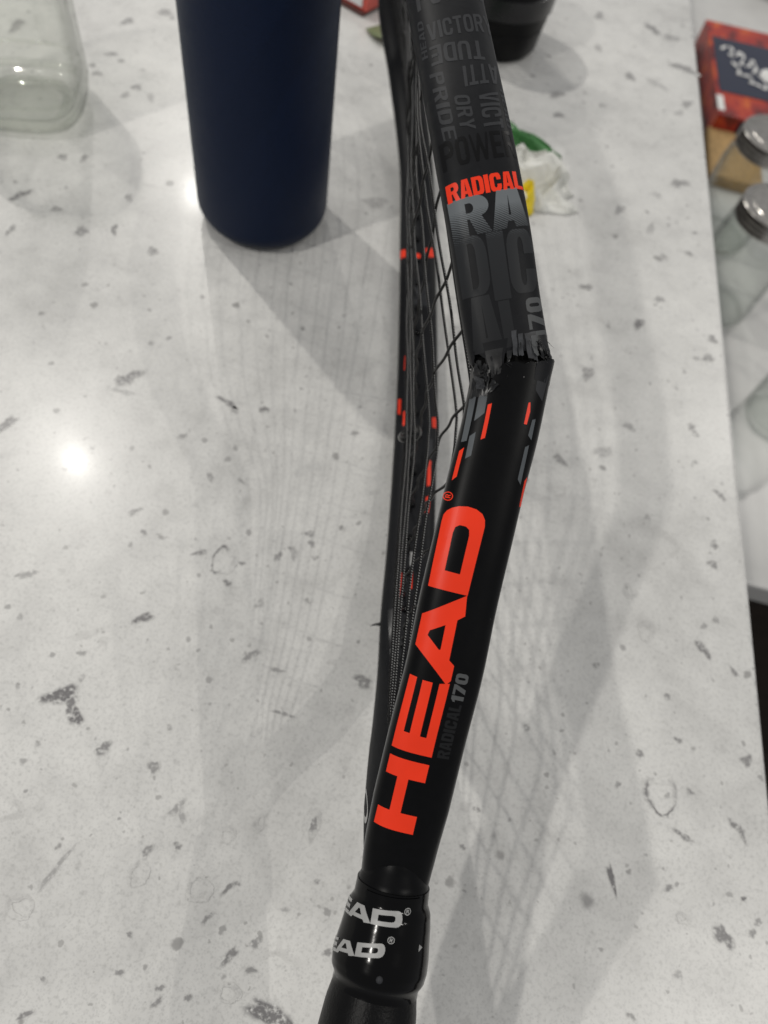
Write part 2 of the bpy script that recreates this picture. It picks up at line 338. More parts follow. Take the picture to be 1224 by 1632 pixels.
# grey inclusions in the quartz that can be told apart: (x, y in metres, long, short, angle, tone)
def ray_ground(px, py):
    c = Vector(((px - 612) / 1131, -(py - 816) / 1131, -1)); d = Matrix(CAM_ROWS) @ c; t = -H / d.z
    return d.x * t, d.y * t, t
FL = [(97, 1108, 46, 30, 20, 1), (121, 1142, 34, 16, -35, 1), (112, 1124, 24, 14, -70, .9), (165, 1193, 26, 16, 40, .8), (228, 985, 25, 14, 35, .95), (245, 1222, 20, 15, 50, .7), (282, 1288, 26, 12, 50, .6), (290, 1300, 22, 8, -40, .5), (235, 1356, 18, 14, 80, .7), (283, 1348, 12, 10, 0, .8), (86, 1388, 62, 9, 72, .5), (430, 1616, 70, 34, -18, .95), (400, 1546, 16, 10, 0, .7), (366, 1524, 28, 14, 60, .8), (364, 1415, 24, 8, 65, .8), (378, 1408, 9, 7, 0, .7), (499, 1311, 14, 34, 8, .75), (579, 1086, 28, 17, 0, .8), (399, 1045, 24, 12, 45, .7), (450, 1137, 30, 6, 0, .7), (442, 1068, 22, 6, 10, .6), (204, 603, 34, 20, 35, .85), (196, 624, 32, 6, 5, .5), (362, 641, 30, 8, -12, .85), (10, 676, 30, 16, 50, .9), (291, 695, 14, 7, 40, .7), (335, 760, 17, 6, -45, .7), (384, 766, 12, 5, -30, .6), (214, 815, 17, 9, 35, .7), (229, 848, 9, 7, 0, .75), (318, 881, 24, 6, 20, .8), (44, 915, 24, 11, 20, .6), (373, 653, 10, 10, 0, .7), (386, 898, 8, 6, 0, .8), (363, 929, 13, 8, 0, .8), (421, 653, 13, 11, 0, .85), (565, 690, 10, 8, 0, .6), (443, 887, 10, 14, 0, .7), (490, 850, 8, 6, 0, .7), (496, 850, 10, 8, 0, .7), (468, 882, 10, 22, 10, .5), (545, 842, 10, 8, 40, .7), (497, 867, 9, 12, 30, .7), (503, 889, 8, 8, 0, .6), (490, 957, 8, 6, 0, .6), (413, 962, 8, 20, -30, .5), (598, 323, 36, 16, 0, .5), (32, 311, 26, 11, 40, .9), (90, 333, 14, 9, 0, .7), (205, 315, 12, 9, 0, .7), (130, 368, 22, 12, 0, .75), (182, 366, 14, 10, -40, .85), (243, 400, 14, 12, 30, .85), (17, 366, 10, 14, 0, .7), (27, 40, 20, 18, 0, .75), (203, 34, 14, 12, 0, .8), (262, 20, 26, 8, 10, .7), (178, 86, 16, 6, 25, .7), (155, 117, 14, 8, 10, .7), (218, 139, 13, 10, 0, .8), (200, 151, 12, 8, 0, .6), (240, 155, 18, 7, -30, .6), (100, 250, 12, 10, 0, .7), (134, 252, 11, 10, 0, .7),
      (988, 334, 18, 10, 30, .7), (1037, 364, 9, 16, 0, .5), (1083, 292, 22, 12, 20, .75), (1056, 410, 10, 10, 0, .6), (1098, 404, 10, 7, 0, .7), (935, 458, 16, 9, 25, .8), (1051, 477, 12, 9, 0, .65), (1018, 516, 15, 14, 30, .95), (937, 595, 22, 14, 30, .75), (1003, 680, 22, 7, -10, .6), (961, 720, 34, 12, 25, .45), (893, 733, 22, 10, -20, .7), (1136, 541, 16, 9, -10, .8), (1129, 571, 18, 9, 0, .8), (1110, 571, 8, 6, 0, .6), (1102, 680, 12, 8, 20, .75), (1108, 691, 10, 7, 0, .7), (1146, 787, 14, 8, -25, .8), (1032, 824, 10, 6, 0, .6), (1138, 868, 9, 16, -10, .75), (1136, 899, 14, 10, 30, .8), (1120, 1034, 28, 12, -55, .9), (1170, 1071, 16, 6, -40, .8), (1063, 1110, 12, 8, 0, .7), (1141, 988, 10, 7, -40, .7), (1122, 998, 9, 8, 0, .65), (1081, 1180, 12, 7, -30, .8), (1020, 1201, 14, 9, -40, .75), (1190, 1212, 24, 12, 40, .8), (1172, 1316, 20, 12, -30, .85), (1182, 1328, 8, 22, 15, .8), (1089, 1332, 28, 9, -15, .8), (1153, 1492, 24, 34, 25, .9), (1066, 1415, 14, 9, 40, .75), (1185, 1432, 7, 7, 0, 1.2), (1208, 1470, 12, 10, 30, .7), (1199, 1487, 9, 14, 0, .75), (1081, 1553, 12, 12, 0, .5), (1006, 1620, 14, 8, -40, .7), (975, 1400, 9, 42, 12, 1.1), (1119, 1030, 9, 8, 0, .7), (950, 1060, 9, 8, 0, .6), (1040, 1240, 12, 8, 30, .6), (985, 1250, 9, 7, 0, .7), (1064, 1268, 8, 8, 0, .6), (1100, 1262, 10, 8, 0, .7),
      (840, 1160, 10, 8, 0, .6), (760, 1290, 10, 8, 0, .7), (737, 1350, 9, 7, 0, .7), (1047, 310, 12, 8, 0, .4), (955, 25, 14, 9, 20, .7), (1040, 46, 20, 10, -25, .85), (1070, 60, 24, 8, 0, .6), (1090, 109, 30, 11, -5, .8), (1004, 122, 15, 9, 0, .75), (887, 151, 18, 10, 10, .8), (890, 183, 13, 9, 0, .8), (1094, 166, 12, 10, 0, .75), (1083, 180, 12, 8, 0, .5), (960, 168, 9, 7, 0, .5), (1048, 134, 26, 8, -20, .4), (953, 76, 10, 8, 0, .5),
      (255, 1575, 14, 9, 30, .7), (250, 1597, 18, 10, 60, .7), (40, 1617, 22, 10, 45, .8), (68, 1560, 10, 6, 0, .7), (190, 1550, 14, 9, 0, .7), (130, 1080, 10, 10, 0, .4), (300, 1590, 14, 8, 60, .7), (407, 1502, 18, 14, 30, .7), (522, 1518, 16, 9, 30, .7), (206, 1489, 9, 7, 0, .7), (505, 1405, 9, 7, 0, .7), (455, 1450, 14, 6, 0, .5), (330, 1463, 8, 20, -25, .7), (270, 1160, 9, 7, 0, .6), (60, 1185, 9, 7, 0, .5), (28, 1092, 8, 7, 0, .6), (130, 1041, 12, 8, 20, .6), (32, 983, 9, 6, 0, .5)]
RINGS = [(355, 893, 17, 20, 4.5, 0.9), (1054, 1268, 23, 28, 5, 1), (362, 1331, 11, 12, 2.5, 0.372), (220, 1395, 13, 18, 2.5, 0.31), (34, 1446, 20, 16, 3, 0.31), (318, 1417, 17, 18, 2.5, 0.279), (1002, 941, 8, 9, 2.5, 0.434), (1030, 1006, 10, 15, 3, 0.31), (1087, 1463, 9, 7, 2, 0.403), (1006, 942, 7, 8, 2, 0.434), (365, 1583, 15, 14, 2.5, 0.248), (413, 1311, 6, 11, 3, 0.31), (890, 780, 12, 8, 2, 0.248), (498, 1317, 9, 22, 3, 0.31)]
V, F, tone = [], [], []
rf = random.Random(21)
def m_per_px(px, py):
    x0, y0, t = ray_ground(px, py); x1, y1, _ = ray_ground(px + 1, py); x2, y2, _ = ray_ground(px, py + 1)
    return x0, y0, math.hypot(x1 - x0, y1 - y0), math.hypot(x2 - x0, y2 - y0)
for i, (px, py, lo_, sh_, an, tn) in enumerate(FL):
    x, y, mx, my = m_per_px(px, py); n = 22; b = len(V); a0 = math.radians(an); p1, p2, p3 = (rf.uniform(0, 6.28) for _ in range(3))
    z = .00012 + .000004 * (i % 9)
    V.append((x, y, z)); tone.append(tn)
    for ringk, (q, tq) in enumerate(((.84, tn), (1.22, 0.0))):
        for k in range(n):
            a = 2 * math.pi * k / n
            r = 1 + .24 * math.sin(2 * a + p1) + .17 * math.sin(3 * a + p2) + .14 * math.sin(5 * a + p3) + rf.uniform(-.1, .1)
            u, v = lo_ / 2 * r * q * math.cos(a), sh_ / 2 * r * q * math.sin(a)
            V.append((x + (u * math.cos(a0) - v * math.sin(a0)) * mx, y + (u * math.sin(a0) + v * math.cos(a0)) * my, z)); tone.append(tq)
    for k in range(n):
        F.append((b, b + 1 + k, b + 1 + (k + 1) % n)); F.append((b + 1 + k, b + 1 + n + k, b + 1 + n + (k + 1) % n, b + 1 + (k + 1) % n))
for i, (px, py, rx, ry, th, tn) in enumerate(RINGS):
    x, y, mx, my = m_per_px(px, py); n = 34; b = len(V); p1, p2 = rf.uniform(0, 6.28), rf.uniform(0, 6.28); z = .00016 + .000004 * i
    for k in range(n):
        a = 2 * math.pi * k / n; r = 1 + .09 * math.sin(3 * a + p1) + .06 * math.sin(5 * a + p2) + rf.uniform(-.04, .04)
        thk = th * (.75 + .5 * math.sin(a + p1) + rf.uniform(-.15, .25))
        tk = tn * max(0, min(1, .62 + .6 * math.sin(a * 1.0 + p2) + .3 * math.sin(3 * a + p1)))
        thk *= 1.5 if tn < .7 else 1.1
        tk *= .7 if tn < .7 else 1.15
        for d, tq in ((-1.0, 0), (-.2, tk), (.25, tk), (1.0, 0)):
            V.append((x + (rx * r + d * thk) * math.cos(a) * mx, y + (ry * r + d * thk) * math.sin(a) * my, z)); tone.append(tq)
    for k in range(n):
        for j in range(3): F.append((b + 4 * k + j, b + 4 * k + j + 1, b + 4 * ((k + 1) % n) + j + 1, b + 4 * ((k + 1) % n) + j))
fm = bpy.data.meshes.new('mineral_fleck'); fm.from_pydata(V, [], F); fm.update()
at = fm.attributes.new('depth_of_tone', 'FLOAT', 'POINT'); at.data.foreach_set('value', np.array(tone, np.float32))
bm = bmesh.new(); bm.from_mesh(fm); bmesh.ops.recalc_face_normals(bm, faces=bm.faces)
for f in bm.faces:
    if f.normal.z < 0: f.normal_flip()
bm.to_mesh(fm); bm.free()
struct(link('mineral_fleck', fm, M_fleck, counter), 'stuff')
# ---------------------------------------------------------------- navy bottle
bt = thing('water_bottle', 'tall matte navy blue water bottle standing beside the glass jar', 'bottle', None, (-.1142, .339, 0))
r = .0366
prof = [(.020, .0012), (r - .013, 0)] + [(r - .013 + x, .013 + z) for x, z in arc(0, 0, .013, -90, 0, 8)][1:] + [(r, .05), (r, .19)] + [(r - .012 + .012 * math.cos(a), .19 + .03 * math.sin(a)) for a in np.linspace(.15, 1.35, 6)] + [(.0245, .224), (.0245, .232)]
lathe('body', prof, 96, M_bottle, bt, at=bt.location)
lathe('cap', [(.026, .2325), (.027, .234), (.027, .254), (.025, .257), (0, .257)], 64, M_blackp, bt, at=bt.location)
bm = bmesh.new(); bmesh.ops.create_circle(bm, segments=10, radius=.0035)
hp = [Vector((.022 * math.cos(a), 0, .255 + .026 * math.sin(a))) for a in np.linspace(0, math.pi, 17)]
bm.free(); V, F = [], []
for i, p in enumerate(hp):
    a = math.pi * i / 16
    for k in range(10):
        b_ = 2 * math.pi * k / 10; q = .0035
        V.append(Vector(bt.location) + p + Vector((math.cos(a) * q * math.cos(b_), 1.8 * q * math.sin(b_), math.sin(a) * q * math.cos(b_))))
for i in range(16):
    for k in range(10): F.append((i * 10 + k, i * 10 + (k + 1) % 10, (i + 1) * 10 + (k + 1) % 10, (i + 1) * 10 + k))
mesh('carry_loop', V, F, M_blackp, bt)
# ---------------------------------------------------------------- square-shouldered clear jar
jar = thing('glass_jar', 'empty clear glass jar with rounded square base, left of the navy bottle', 'jar', None, (-.2745, .377, 0))
R1 = .036; wl = .0026
outer = [(.018, .003), (.022, 0), (.027, .001), (.0315, .0042), (.0345, .009), (R1, .016), (R1, .10), (.034, .112), (.029, .120), (.029, .134), (.030, .135)]
inner = [(.0275, .135), (.0265, .120), (.0315, .110), (R1 - wl, .098), (R1 - wl, .018), (.0300, .0105), (.022, .0068), (0, .0062)]
lathe('glass_body', outer + inner, 96, M_glass, jar, square=.22, rot=.30, close=False, at=jar.location)
lathe('base_disc', [(0, .0030), (.018, .0030)], 48, M_glass, jar, close=False, at=jar.location)
for zc, rc, rt in ((.0085, .0325, .0022), (.0205, .0338, .0010), (.0050, .0215, .0016)):
    V, F = [], []
    for i in range(96):
        a = 2 * math.pi * i / 96; e = 2 + .22 * 6; q = (abs(math.cos(a)) ** e + abs(math.sin(a)) ** e) ** (-1 / e)
        for k in range(10):
            b = 2 * math.pi * k / 10; rr_ = rc * q + rt * math.cos(b); x, y = rr_ * math.cos(a), rr_ * math.sin(a)
            V.append((jar.location.x + x * math.cos(.30) - y * math.sin(.30), jar.location.y + x * math.sin(.30) + y * math.cos(.30), zc + rt * math.sin(b)))
    for i in range(96):
        for k in range(10): F.append((i * 10 + k, ((i + 1) % 96) * 10 + k, ((i + 1) % 96) * 10 + (k + 1) % 10, i * 10 + (k + 1) % 10))
    mesh('rim_line_ring', V, F, M_glass, jar)  # added glass rings imitate the bright and dark rims of a thick base
# ---------------------------------------------------------------- low black cup
cup = thing('black_cup', 'squat black cup with a ribbed band, standing behind the racket', 'cup', None, (-.017, .597, 0))
lathe('body', [(.030, 0), (.0335, .001), (.0355, .004), (.0372, .019), (.0366, .0195), (.0366, .0215), (.0378, .022), (.0395, .044), (.040, .062), (.039, .064), (.037, .063), (.036, .05), (.033, .008), (0, .006)], 72, M_blackp, cup, at=cup.location)
lathe('band', [(.0388, .030), (.0398, .0305), (.0406, .044), (.0396, .0445)], 72, M_blackband, cup, close=False, at=cup.location)
# ---------------------------------------------------------------- crumpled wrapper
M_wrapw = plain('white_wrapper_film', (.66, .66, .62), .4, nscale=60, var=.08)
M_wrapg = plain('green_wrapper_film', (.045, .17, .045), .36, nscale=140, var=.2)
M_wrapy = plain('yellow_print', (.80, .62, .02), .4)
wr = thing('snack_wrapper', 'crumpled white and green snack wrapper lying behind the racket', 'wrapper', None, (.030, .440, 0))
def crumple(name, cx, cy, rx, ry, hgt, rot, mat, seed, n=22, z0=.0006):
    """a thin film crushed into sharp facets"""
    rc = random.Random(seed); V, F = [], []
    for i in range(n + 1):
        for j in range(n + 1):
            u, v = 2 * i / n - 1, 2 * j / n - 1
            e = max(abs(u), abs(v)); l = math.hypot(u, v) or 1; sq = e / l
            x, y = u * (.55 + .45 * sq), v * (.55 + .45 * sq)
            p = Vector((x * 1.3 + seed, y * 1.3, seed * .7))
            fold = 1 - abs(noise.noise(p * 1.6)) * 3.2; f2 = 1 - abs(noise.noise(p * 3.1 + Vector((3, 1, 2)))) * 2.6
            edge = max(0, 1 - max(abs(u), abs(v)) ** 3)
            h = hgt * edge * (.40 + .36 * fold + .24 * f2) + hgt * .10 * rc.uniform(-1, 1) * edge
            X = (x + noise.noise(p * 2 + Vector((9, 0, 0))) * .30 + rc.uniform(-.02, .02)) * rx; Y = (y + noise.noise(p * 2 + Vector((0, 9, 0))) * .30 + rc.uniform(-.02, .02)) * ry
            V.append((cx + X * math.cos(rot) - Y * math.sin(rot), cy + X * math.sin(rot) + Y * math.cos(rot), z0 + max(0, h)))
    for i in range(n):
        for j in range(n): 
            a, b, c, d = i * (n + 1) + j, (i + 1) * (n + 1) + j, (i + 1) * (n + 1) + j + 1, i * (n + 1) + j + 1
            F += [(a, b, c), (a, c, d)] if rc.random() < .5 else [(a, b, d), (b, c, d)]
    o = mesh(name, V, F, mat, wr); auto_smooth(o, 16)
    md = o.modifiers.new('film', 'SOLIDIFY'); md.thickness = .0002
    return o
crumple('wrapper_body', .026, .431, .040, .028, .020, .25, M_wrapw, 3.1)
crumple('wrapper_flap', .010, .480, .046, .012, .009, -.42, M_wrapg, 6.4, 12)
crumple('printed_corner', .0325, .411, .0075, .0105, .017, .3, M_wrapy, 9.2, 8)
# ---------------------------------------------------------------- red and white carton behind the bottle
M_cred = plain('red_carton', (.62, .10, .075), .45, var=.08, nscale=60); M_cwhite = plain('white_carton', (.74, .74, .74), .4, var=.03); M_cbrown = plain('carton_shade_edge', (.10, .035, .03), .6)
ct = thing('small_carton', 'flat red carton with a white front edge, lying behind the navy bottle', 'carton', None, (-.125, .600, 0))
def oriented_box(name, c, rz, dx, dy, z0, z1, mat, parent, bev=.0008):
    bm = box_bm(-dx / 2, -dy / 2, z0, dx / 2, dy / 2, z1, bev); bm.transform(Matrix.Translation((c[0], c[1], 0)) @ Matrix.Rotation(rz, 4, 'Z'))
    return from_bm(name, bm, mat, parent)
rz = math.radians(-24)
cc = Vector((-.131, .640)); ux = Vector((math.cos(rz), math.sin(rz))); uy = Vector((-ux.y, ux.x))
oriented_box('carton_body', cc, rz, .085, .095, .003, .020, M_cred, ct)
oriented_box('front_panel', cc - uy * .0486, rz, .078, .0014, .006, .019, M_cwhite, ct, .0003)
oriented_box('top_stripe', cc - uy * .034, rz, .079, .024, .0195, .0206, M_cwhite, ct, .0003)
oriented_box('base_shade', cc - uy * .003, rz, .083, .094, .0006, .0029, M_cbrown, ct, .0004)  # dark slab puts the shade under the carton into colour
# olive sheet coloured as the carton's greenish shadow
M_olive = plain('olive_shadow_paint', (.16, .19, .09), .45, var=.2, nscale=90)
lf = tag(mesh('carton_shadow_patch', [(-.083 + x, .556 + y, .0006 + z) for x, y, z in ((-.024, .004, .001), (-.012, .012, .004), (.004, .014, .006), (.022, .006, .003), (.030, -.002, .001), (.016, -.010, .004), (-.002, -.012, .006), (-.016, -.006, .003), (.002, .001, .003))],
              [(0, 1, 8), (1, 2, 8), (2, 3, 8), (3, 4, 8), (4, 5, 8), (5, 6, 8), (6, 7, 8), (7, 0, 8)], M_olive), 'dull olive sheet standing for the shadow in front of the red carton', 'shadow')
md = lf.modifiers.new('thick', 'SOLIDIFY'); md.thickness = .0005
# ---------------------------------------------------------------- things on the lower counter
def flame(name):
    t = NT(name); c = t.coords(); mp = t.n('ShaderNodeMapping'); mp.inputs['Scale'].default_value = (1, .55, 1); t.l(c, mp.inputs['Vector'])
    f = t.noise(mp.outputs[0], 34, 4, .6)
    t.set(Base_Color=t.ramp(f, [(.36, (.10, .010, .010)), (.50, (.36, .022, .012)), (.62, (.50, .07, .012)), (.74, (.70, .28, .03))]), Roughness=.35); return t.m
M_flame = flame('flame_print'); M_navy = plain('navy_panel_print', (.013, .018, .042), .35, var=.1); M_script = plain('white_print', (.72, .72, .70), .4); M_gold = plain('gold_print', (.34, .27, .09), .4)
M_navyd = plain('dark_navy_carton', (.006, .006, .022), .4)
Zt = -.270; Zb = -.3095
bx = thing('flame_print_box', 'red flame-print box with a navy panel and white script, lying beyond the counter edge', 'box', None, (.41, 1.27, Zb))
rzb = math.radians(4); bc = Vector((.438, 1.275))
def bpt(u, v): return (bc.x + u * math.cos(rzb) - v * math.sin(rzb), bc.y + u * math.sin(rzb) + v * math.cos(rzb))
W2, D2 = .125, .138
oriented_box('carton_body', bc, rzb, W2 * 2, D2 * 2, Zb, Zt, M_flame, bx, .0012)
def quad(name, u0, v0, u1, v1, z, mat):
    p = [bpt(u0, v0), bpt(u1, v0), bpt(u1, v1), bpt(u0, v1)]
    bm = bmesh.new(); a = [bm.verts.new((x, y, z)) for x, y in p]; b = [bm.verts.new((x, y, z - .0006)) for x, y in p]
    bm.faces.new(a); bm.faces.new(b[::-1])
    for k in range(4): bm.faces.new((a[k], b[k], b[(k + 1) % 4], a[(k + 1) % 4]))
    return from_bm(name, bm, mat, bx)
quad('navy_panel', -W2 + .006, -D2 + .062, W2 - .004, D2 - .052, Zt + .0008, M_navy)
# white looped script and ball on the panel
def stroke(name, pts, wd, mat, z):
    P = spline([(*bpt(u, v), 0) for u, v in pts], .004); V, F = [], []
    T = np.gradient(P, axis=0); T /= np.linalg.norm(T, axis=1)[:, None] + 1e-9; N = np.stack([-T[:, 1], T[:, 0]], 1)
    for i in range(len(P)):
        k = wd * (.6 + .4 * math.sin(i * .9))
        V += [(P[i, 0] + N[i, 0] * k, P[i, 1] + N[i, 1] * k, z), (P[i, 0] - N[i, 0] * k, P[i, 1] - N[i, 1] * k, z)]
    for i in range(len(P) - 1): F.append((2 * i, 2 * i + 1, 2 * i + 3, 2 * i + 2))
    return mesh(name, V, F, mat, bx, False)
stroke('script_lettering', [(-.107, .048), (-.094, .066), (-.086, .048), (-.098, .036), (-.082, .034), (-.076, .058), (-.070, .030), (-.080, .016), (-.064, .010), (-.058, .040), (-.052, .008), (-.062, -.006)], .0030, M_script, Zt + .0014)
stroke('script_lettering', [(-.092, .016), (-.080, -.006), (-.088, -.022), (-.070, -.014), (-.060, -.030), (-.072, -.040), (-.052, -.034), (-.046, -.050), (-.040, -.026), (-.046, -.010), (-.060, .000)], .0032, M_script, Zt + .0016)
bl = [(bpt(-.030 + .017 * math.cos(a), -.002 + .020 * math.sin(a)), 0) for a in np.linspace(0, 2 * math.pi, 20, endpoint=False)]
mesh('white_ball_print', [(p[0][0], p[0][1], Zt + .0016) for p in bl], [tuple(range(20))], M_script, bx, False)
for k in range(5):
    quad('gold_letter', .004, .060 - k * .024, .026, .075 - k * .024, Zt + .0014, M_gold)
quad('end_label', -W2 - .0004, -D2 + .010, -W2 + .010, -D2 + .05, Zt + .0006, M_script)
bm = bmesh.new()
oriented_box('front_panel', (bc.x + math.sin(rzb) * D2 + .01, bc.y - math.cos(rzb) * D2), rzb, W2 * 1.6, .0016, Zb + .002, Zt - .004, M_navyd, bx, .0003)
# tan woven trivet under the jars' side
M_tan = plain('tan_cork', (.36, .23, .095), .75, var=.25, nscale=160, bump=.5)
oc = tag(from_bm('cork_block', box_bm(.318, 1.012, -.3098, .40, 1.135, -.292, .004), M_tan), 'tan cork block between the flame-print box and the lidded jars', 'block')
def mason(x, y, z, lid, label, scale=1.0):
    j = thing('mason_jar', label, 'jar', 'clear jars on the lower counter', (x, y, z))
    q = scale; at = (x, y, z)
    o = [(.030 * q, .0), (.036 * q, .002), (.0395 * q, .008), (.040 * q, .09 * q), (.0385 * q, .102 * q), (.033 * q, .112 * q), (.033 * q, .128 * q)]
    i = [(.0305 * q, .128 * q), (.0305 * q, .112 * q), (.036 * q, .100 * q), (.0375 * q, .09 * q), (.037 * q, .010), (0, .007)]
    lathe('glass_body', o + i, 64, M_glass2, j, close=False, at=at)
    if lid:
        R0 = .0365 * q; z0 = .110 * q; P = []
        for k in range(7):
            P += [(R0 + (.0011 if k % 2 else 0), z0 + .0028 * k)]
        P += [(R0 + .0006, z0 + .0192), (R0 - .0012, z0 + .0206), (R0 - .0055, z0 + .0208), (R0 - .0062, z0 + .0196), (R0 - .010, z0 + .0196), (R0 - .0108, z0 + .0203), (0, z0 + .0205)]
        lathe('metal_lid', P, 72, M_lid, j, close=False, at=at)
    return j
mason(.331, .765, -.3098, True, 'clear jar with grey metal lid, nearer the camera on the lower counter', 1.12)
mason(.335, .905, -.3098, True, 'clear jar with grey metal lid, touching the flame-print box side of the cork block', 1.12)
mason(.405, .600, -.3098, False, 'open clear jar at the front edge of the lower counter')
pan = thing('dark_pan', 'dark round pan at the back of the lower counter', 'pan', None, (.50, 1.76, -.3098))
lathe('pan_body', [(.10, 0), (.118, .004), (.128, .030), (.130, .031), (.124, .031), (.112, .006), (0, .004)], 72, M_blackp, pan, at=pan.location)
# ---------------------------------------------------------------- the broken racket, standing on its edge
LOW = [(27.9, 11.4, 77.4), (26.9, 21.1, 83.7), (26.4, 32.4, 91.2), (25.8, 46.9, 100.7), (25.5, 61.5, 109.8), (24.4, 76.5, 118.5), (23.8, 92.0, 127.5), (23.3, 104.6, 134.8), (23.2, 114.8, 140.8), (22.5, 125.6, 147.0), (21.9, 133.0, 151.3)]
HOOP = [(24.0, 126.5, 145.9), (20.1, 132.9, 151.3), (14.3, 142.4, 158.4), (7.9, 153.8, 166.7), (-0.2, 168.5, 175.2), (-6.7, 182.5, 180.1), (-13.5, 199.8, 183.5), (-20.7, 217.8, 187.4), (-37.0, 290.0, 189.0), (-52.0, 360.0, 181.0), (-65.0, 430.0, 163.0), (-74.0, 480.0, 131.0), (-77.0, 495.0, 95.0), (-75.8, 481.5, 62.0), (-59.6, 457.5, 34.0), (-36.8, 403.0, 12.0), (-22.9, 345.6, 6.0), (-14.4, 306.8, 5.8), (-1.1, 241.6, 6.5), (5.8, 202.5, 8.5), (14.6, 147.5, 13.0), (19.6, 109.2, 20.0), (22.9, 89.2, 23.7), (25.3, 58.0, 45.2), (25.5, 40.5, 61.3), (26.0, 26.3, 72.9), (27.5, 13.8, 78.1)]
HANDLE = [(26.6, 21.0, 83.6), (27.3, 13.7, 80.7), (28.2, 3.7, 76.9), (28.8, -7.4, 73.4), (29.4, -18.4, 70.0), (32.5, -56.5, 58.0), (36.7, -104.0, 43.2), (41.6, -161.1, 25.3), (43.7, -185.8, 17.6)]
HP = [(0, 9), (4, 14.5), (8, 18.2), (9.6, 18.3), (12.5, 18.6), (14.5, 20.6), (17.5, 21.6), (21, 22.4), (24.5, 23.4), (27.5, 23.8), (29.8, 23.2), (31.2, 21.5), (32.2, 20.9), (33.4, 21.2), (35, 21.7), (37.7, 22.8), (50, 25), (60, 26), (200, 26.5), (206, 29), (220, 29)]
T_low, T_hoop = Tube(LOW, [(0, 17.2), (10, 18.8), (24, 20)], [(0, 14.5), (10, 13.5), (26, 11.5)]), Tube(HOOP, [(0, 20.6), (940, 20.6), (968, 18.6), (988, 15.5)], 11.0)
T_han = Tube(HANDLE, HP, HP, 2.0)
ROOT = thing('squash_racket', 'black squash racket with snapped frame, standing on its edge on the pale counter', 'racket', None, (.0445, -.186, 0))
MM = .001
def sweep(name, tube, s0, s1, mat, parent, n=48, step=2.0, j0=None, j1=None, wall=0, scale=None, off=0.0):
    """tube between s0 and s1; j0 / j1 give a ragged end as a function of the angle; wall > 0 leaves that end hollow"""
    ang = np.linspace(0, 2 * np.pi, n, endpoint=False)
    a0 = np.array([j0(a) for a in ang]) if j0 else np.full(n, s0)
    a1 = np.array([j1(a) for a in ang]) if j1 else np.full(n, s1)
    lo, hi = a0.max() + 1, a1.min() - 1
    rows = [a0 + (lo - a0) * k / 6 for k in range(6)] if j0 else [a0]
    for s in np.arange(lo if j0 else s0 + step, hi, step): rows.append(np.full(n, s))
    rows += [hi + (a1 - hi) * k / 6 for k in range(0, 7)] if j1 else [a1]
    rows = np.array(rows)
    P = tube.ring(rows, np.broadcast_to(ang, rows.shape))
    if off:
        c = tube.at(rows, tube.C); d = P - c; P = c + d * (1 + off / np.linalg.norm(d, axis=-1)[..., None])
    V = list(P.reshape(-1, 3) * MM); F = []
    m = len(rows)
    for i in range(m - 1):
        for k in range(n):
            F.append((i * n + k, (i + 1) * n + k, (i + 1) * n + (k + 1) % n, i * n + (k + 1) % n))
    def inner(ridx, sgn):
        r = rows[ridx]; base = ridx * n if ridx >= 0 else (m - 1) * n
        prev = [base + k for k in range(n)]
        for q, depth in ((.80, .3), (.78, 6), (.76, 16), (.5, 17)):
            rr = r * 0 + (r + sgn * depth if depth < 1 else (r.min() if sgn < 0 else r.max()) + sgn * depth)
            c = tube.at(rr, tube.C); X = c + (tube.ring(rr, ang) - c) * q
            b = len(V); V.extend(list(X * MM)); cur = [b + k for k in range(n)]
            for k in range(n):
                f = (prev[k], cur[k], cur[(k + 1) % n], prev[(k + 1) % n]); F.append(f if sgn < 0 else f[::-1])
            prev = cur
        F.append(tuple(prev) if sgn < 0 else tuple(prev[::-1]))
    if j0: inner(0, 1)
    else: F.append(tuple(range(n)))
    if j1: inner(m - 1, -1)
    else: F.append(tuple((m - 1) * n + k for k in range(n - 1, -1, -1)))
    return auto_smooth(mesh(name, V, F, mat, parent), 42)
jr = random.Random(3)
def jag(table, amp, seed):
    rr = random.Random(seed); N = 48; vals = [rr.uniform(-amp, amp) for _ in range(N)]
    def f(a):
        lat = math.cos(a) * 10; top = math.sin(a) >= 0
        s = float(np.interp(lat, [p[0] for p in table], [p[1] for p in table]))
        if not top: s = s * .4 + (table[0][1] + table[-1][1]) / 2 * .6
        return s + vals[int(round(a / (2 * math.pi) * N)) % N]
    return f
limb = sweep('throat_limb', T_low, 0, 142, M_frame, ROOT, j1=jag([(-10, 131.5), (-5.5, 131.8), (-3.5, 135.6), (-2.2, 139.2), (4.8, 140.1), (8, 141.6), (10, 142.4)], .6, 5))
hoop = sweep('hoop', T_hoop, 0, T_hoop.L, M_hoop, ROOT, step=2.5, j0=jag([(-10, 7.6), (-8.7, 10.2), (-6.8, 9.8), (-5, 9), (-.5, 9), (2, 9.4), (6, 9), (10, 8)], .75, 9), off=-.02)
shaft = sweep('shaft', T_han, 0, 16, M_frame, ROOT, step=1.0)
collar = sweep('rubber_collar', T_han, 8.6, 33.2, M_rubber, ROOT, step=.5, off=.35)
grip = sweep('grip', T_han, 32.6, 203, M_grip, ROOT, step=1.5, off=.2)
sweep('butt_cap', T_han, 202, 217, M_rubber, ROOT, step=1.5, off=.6)
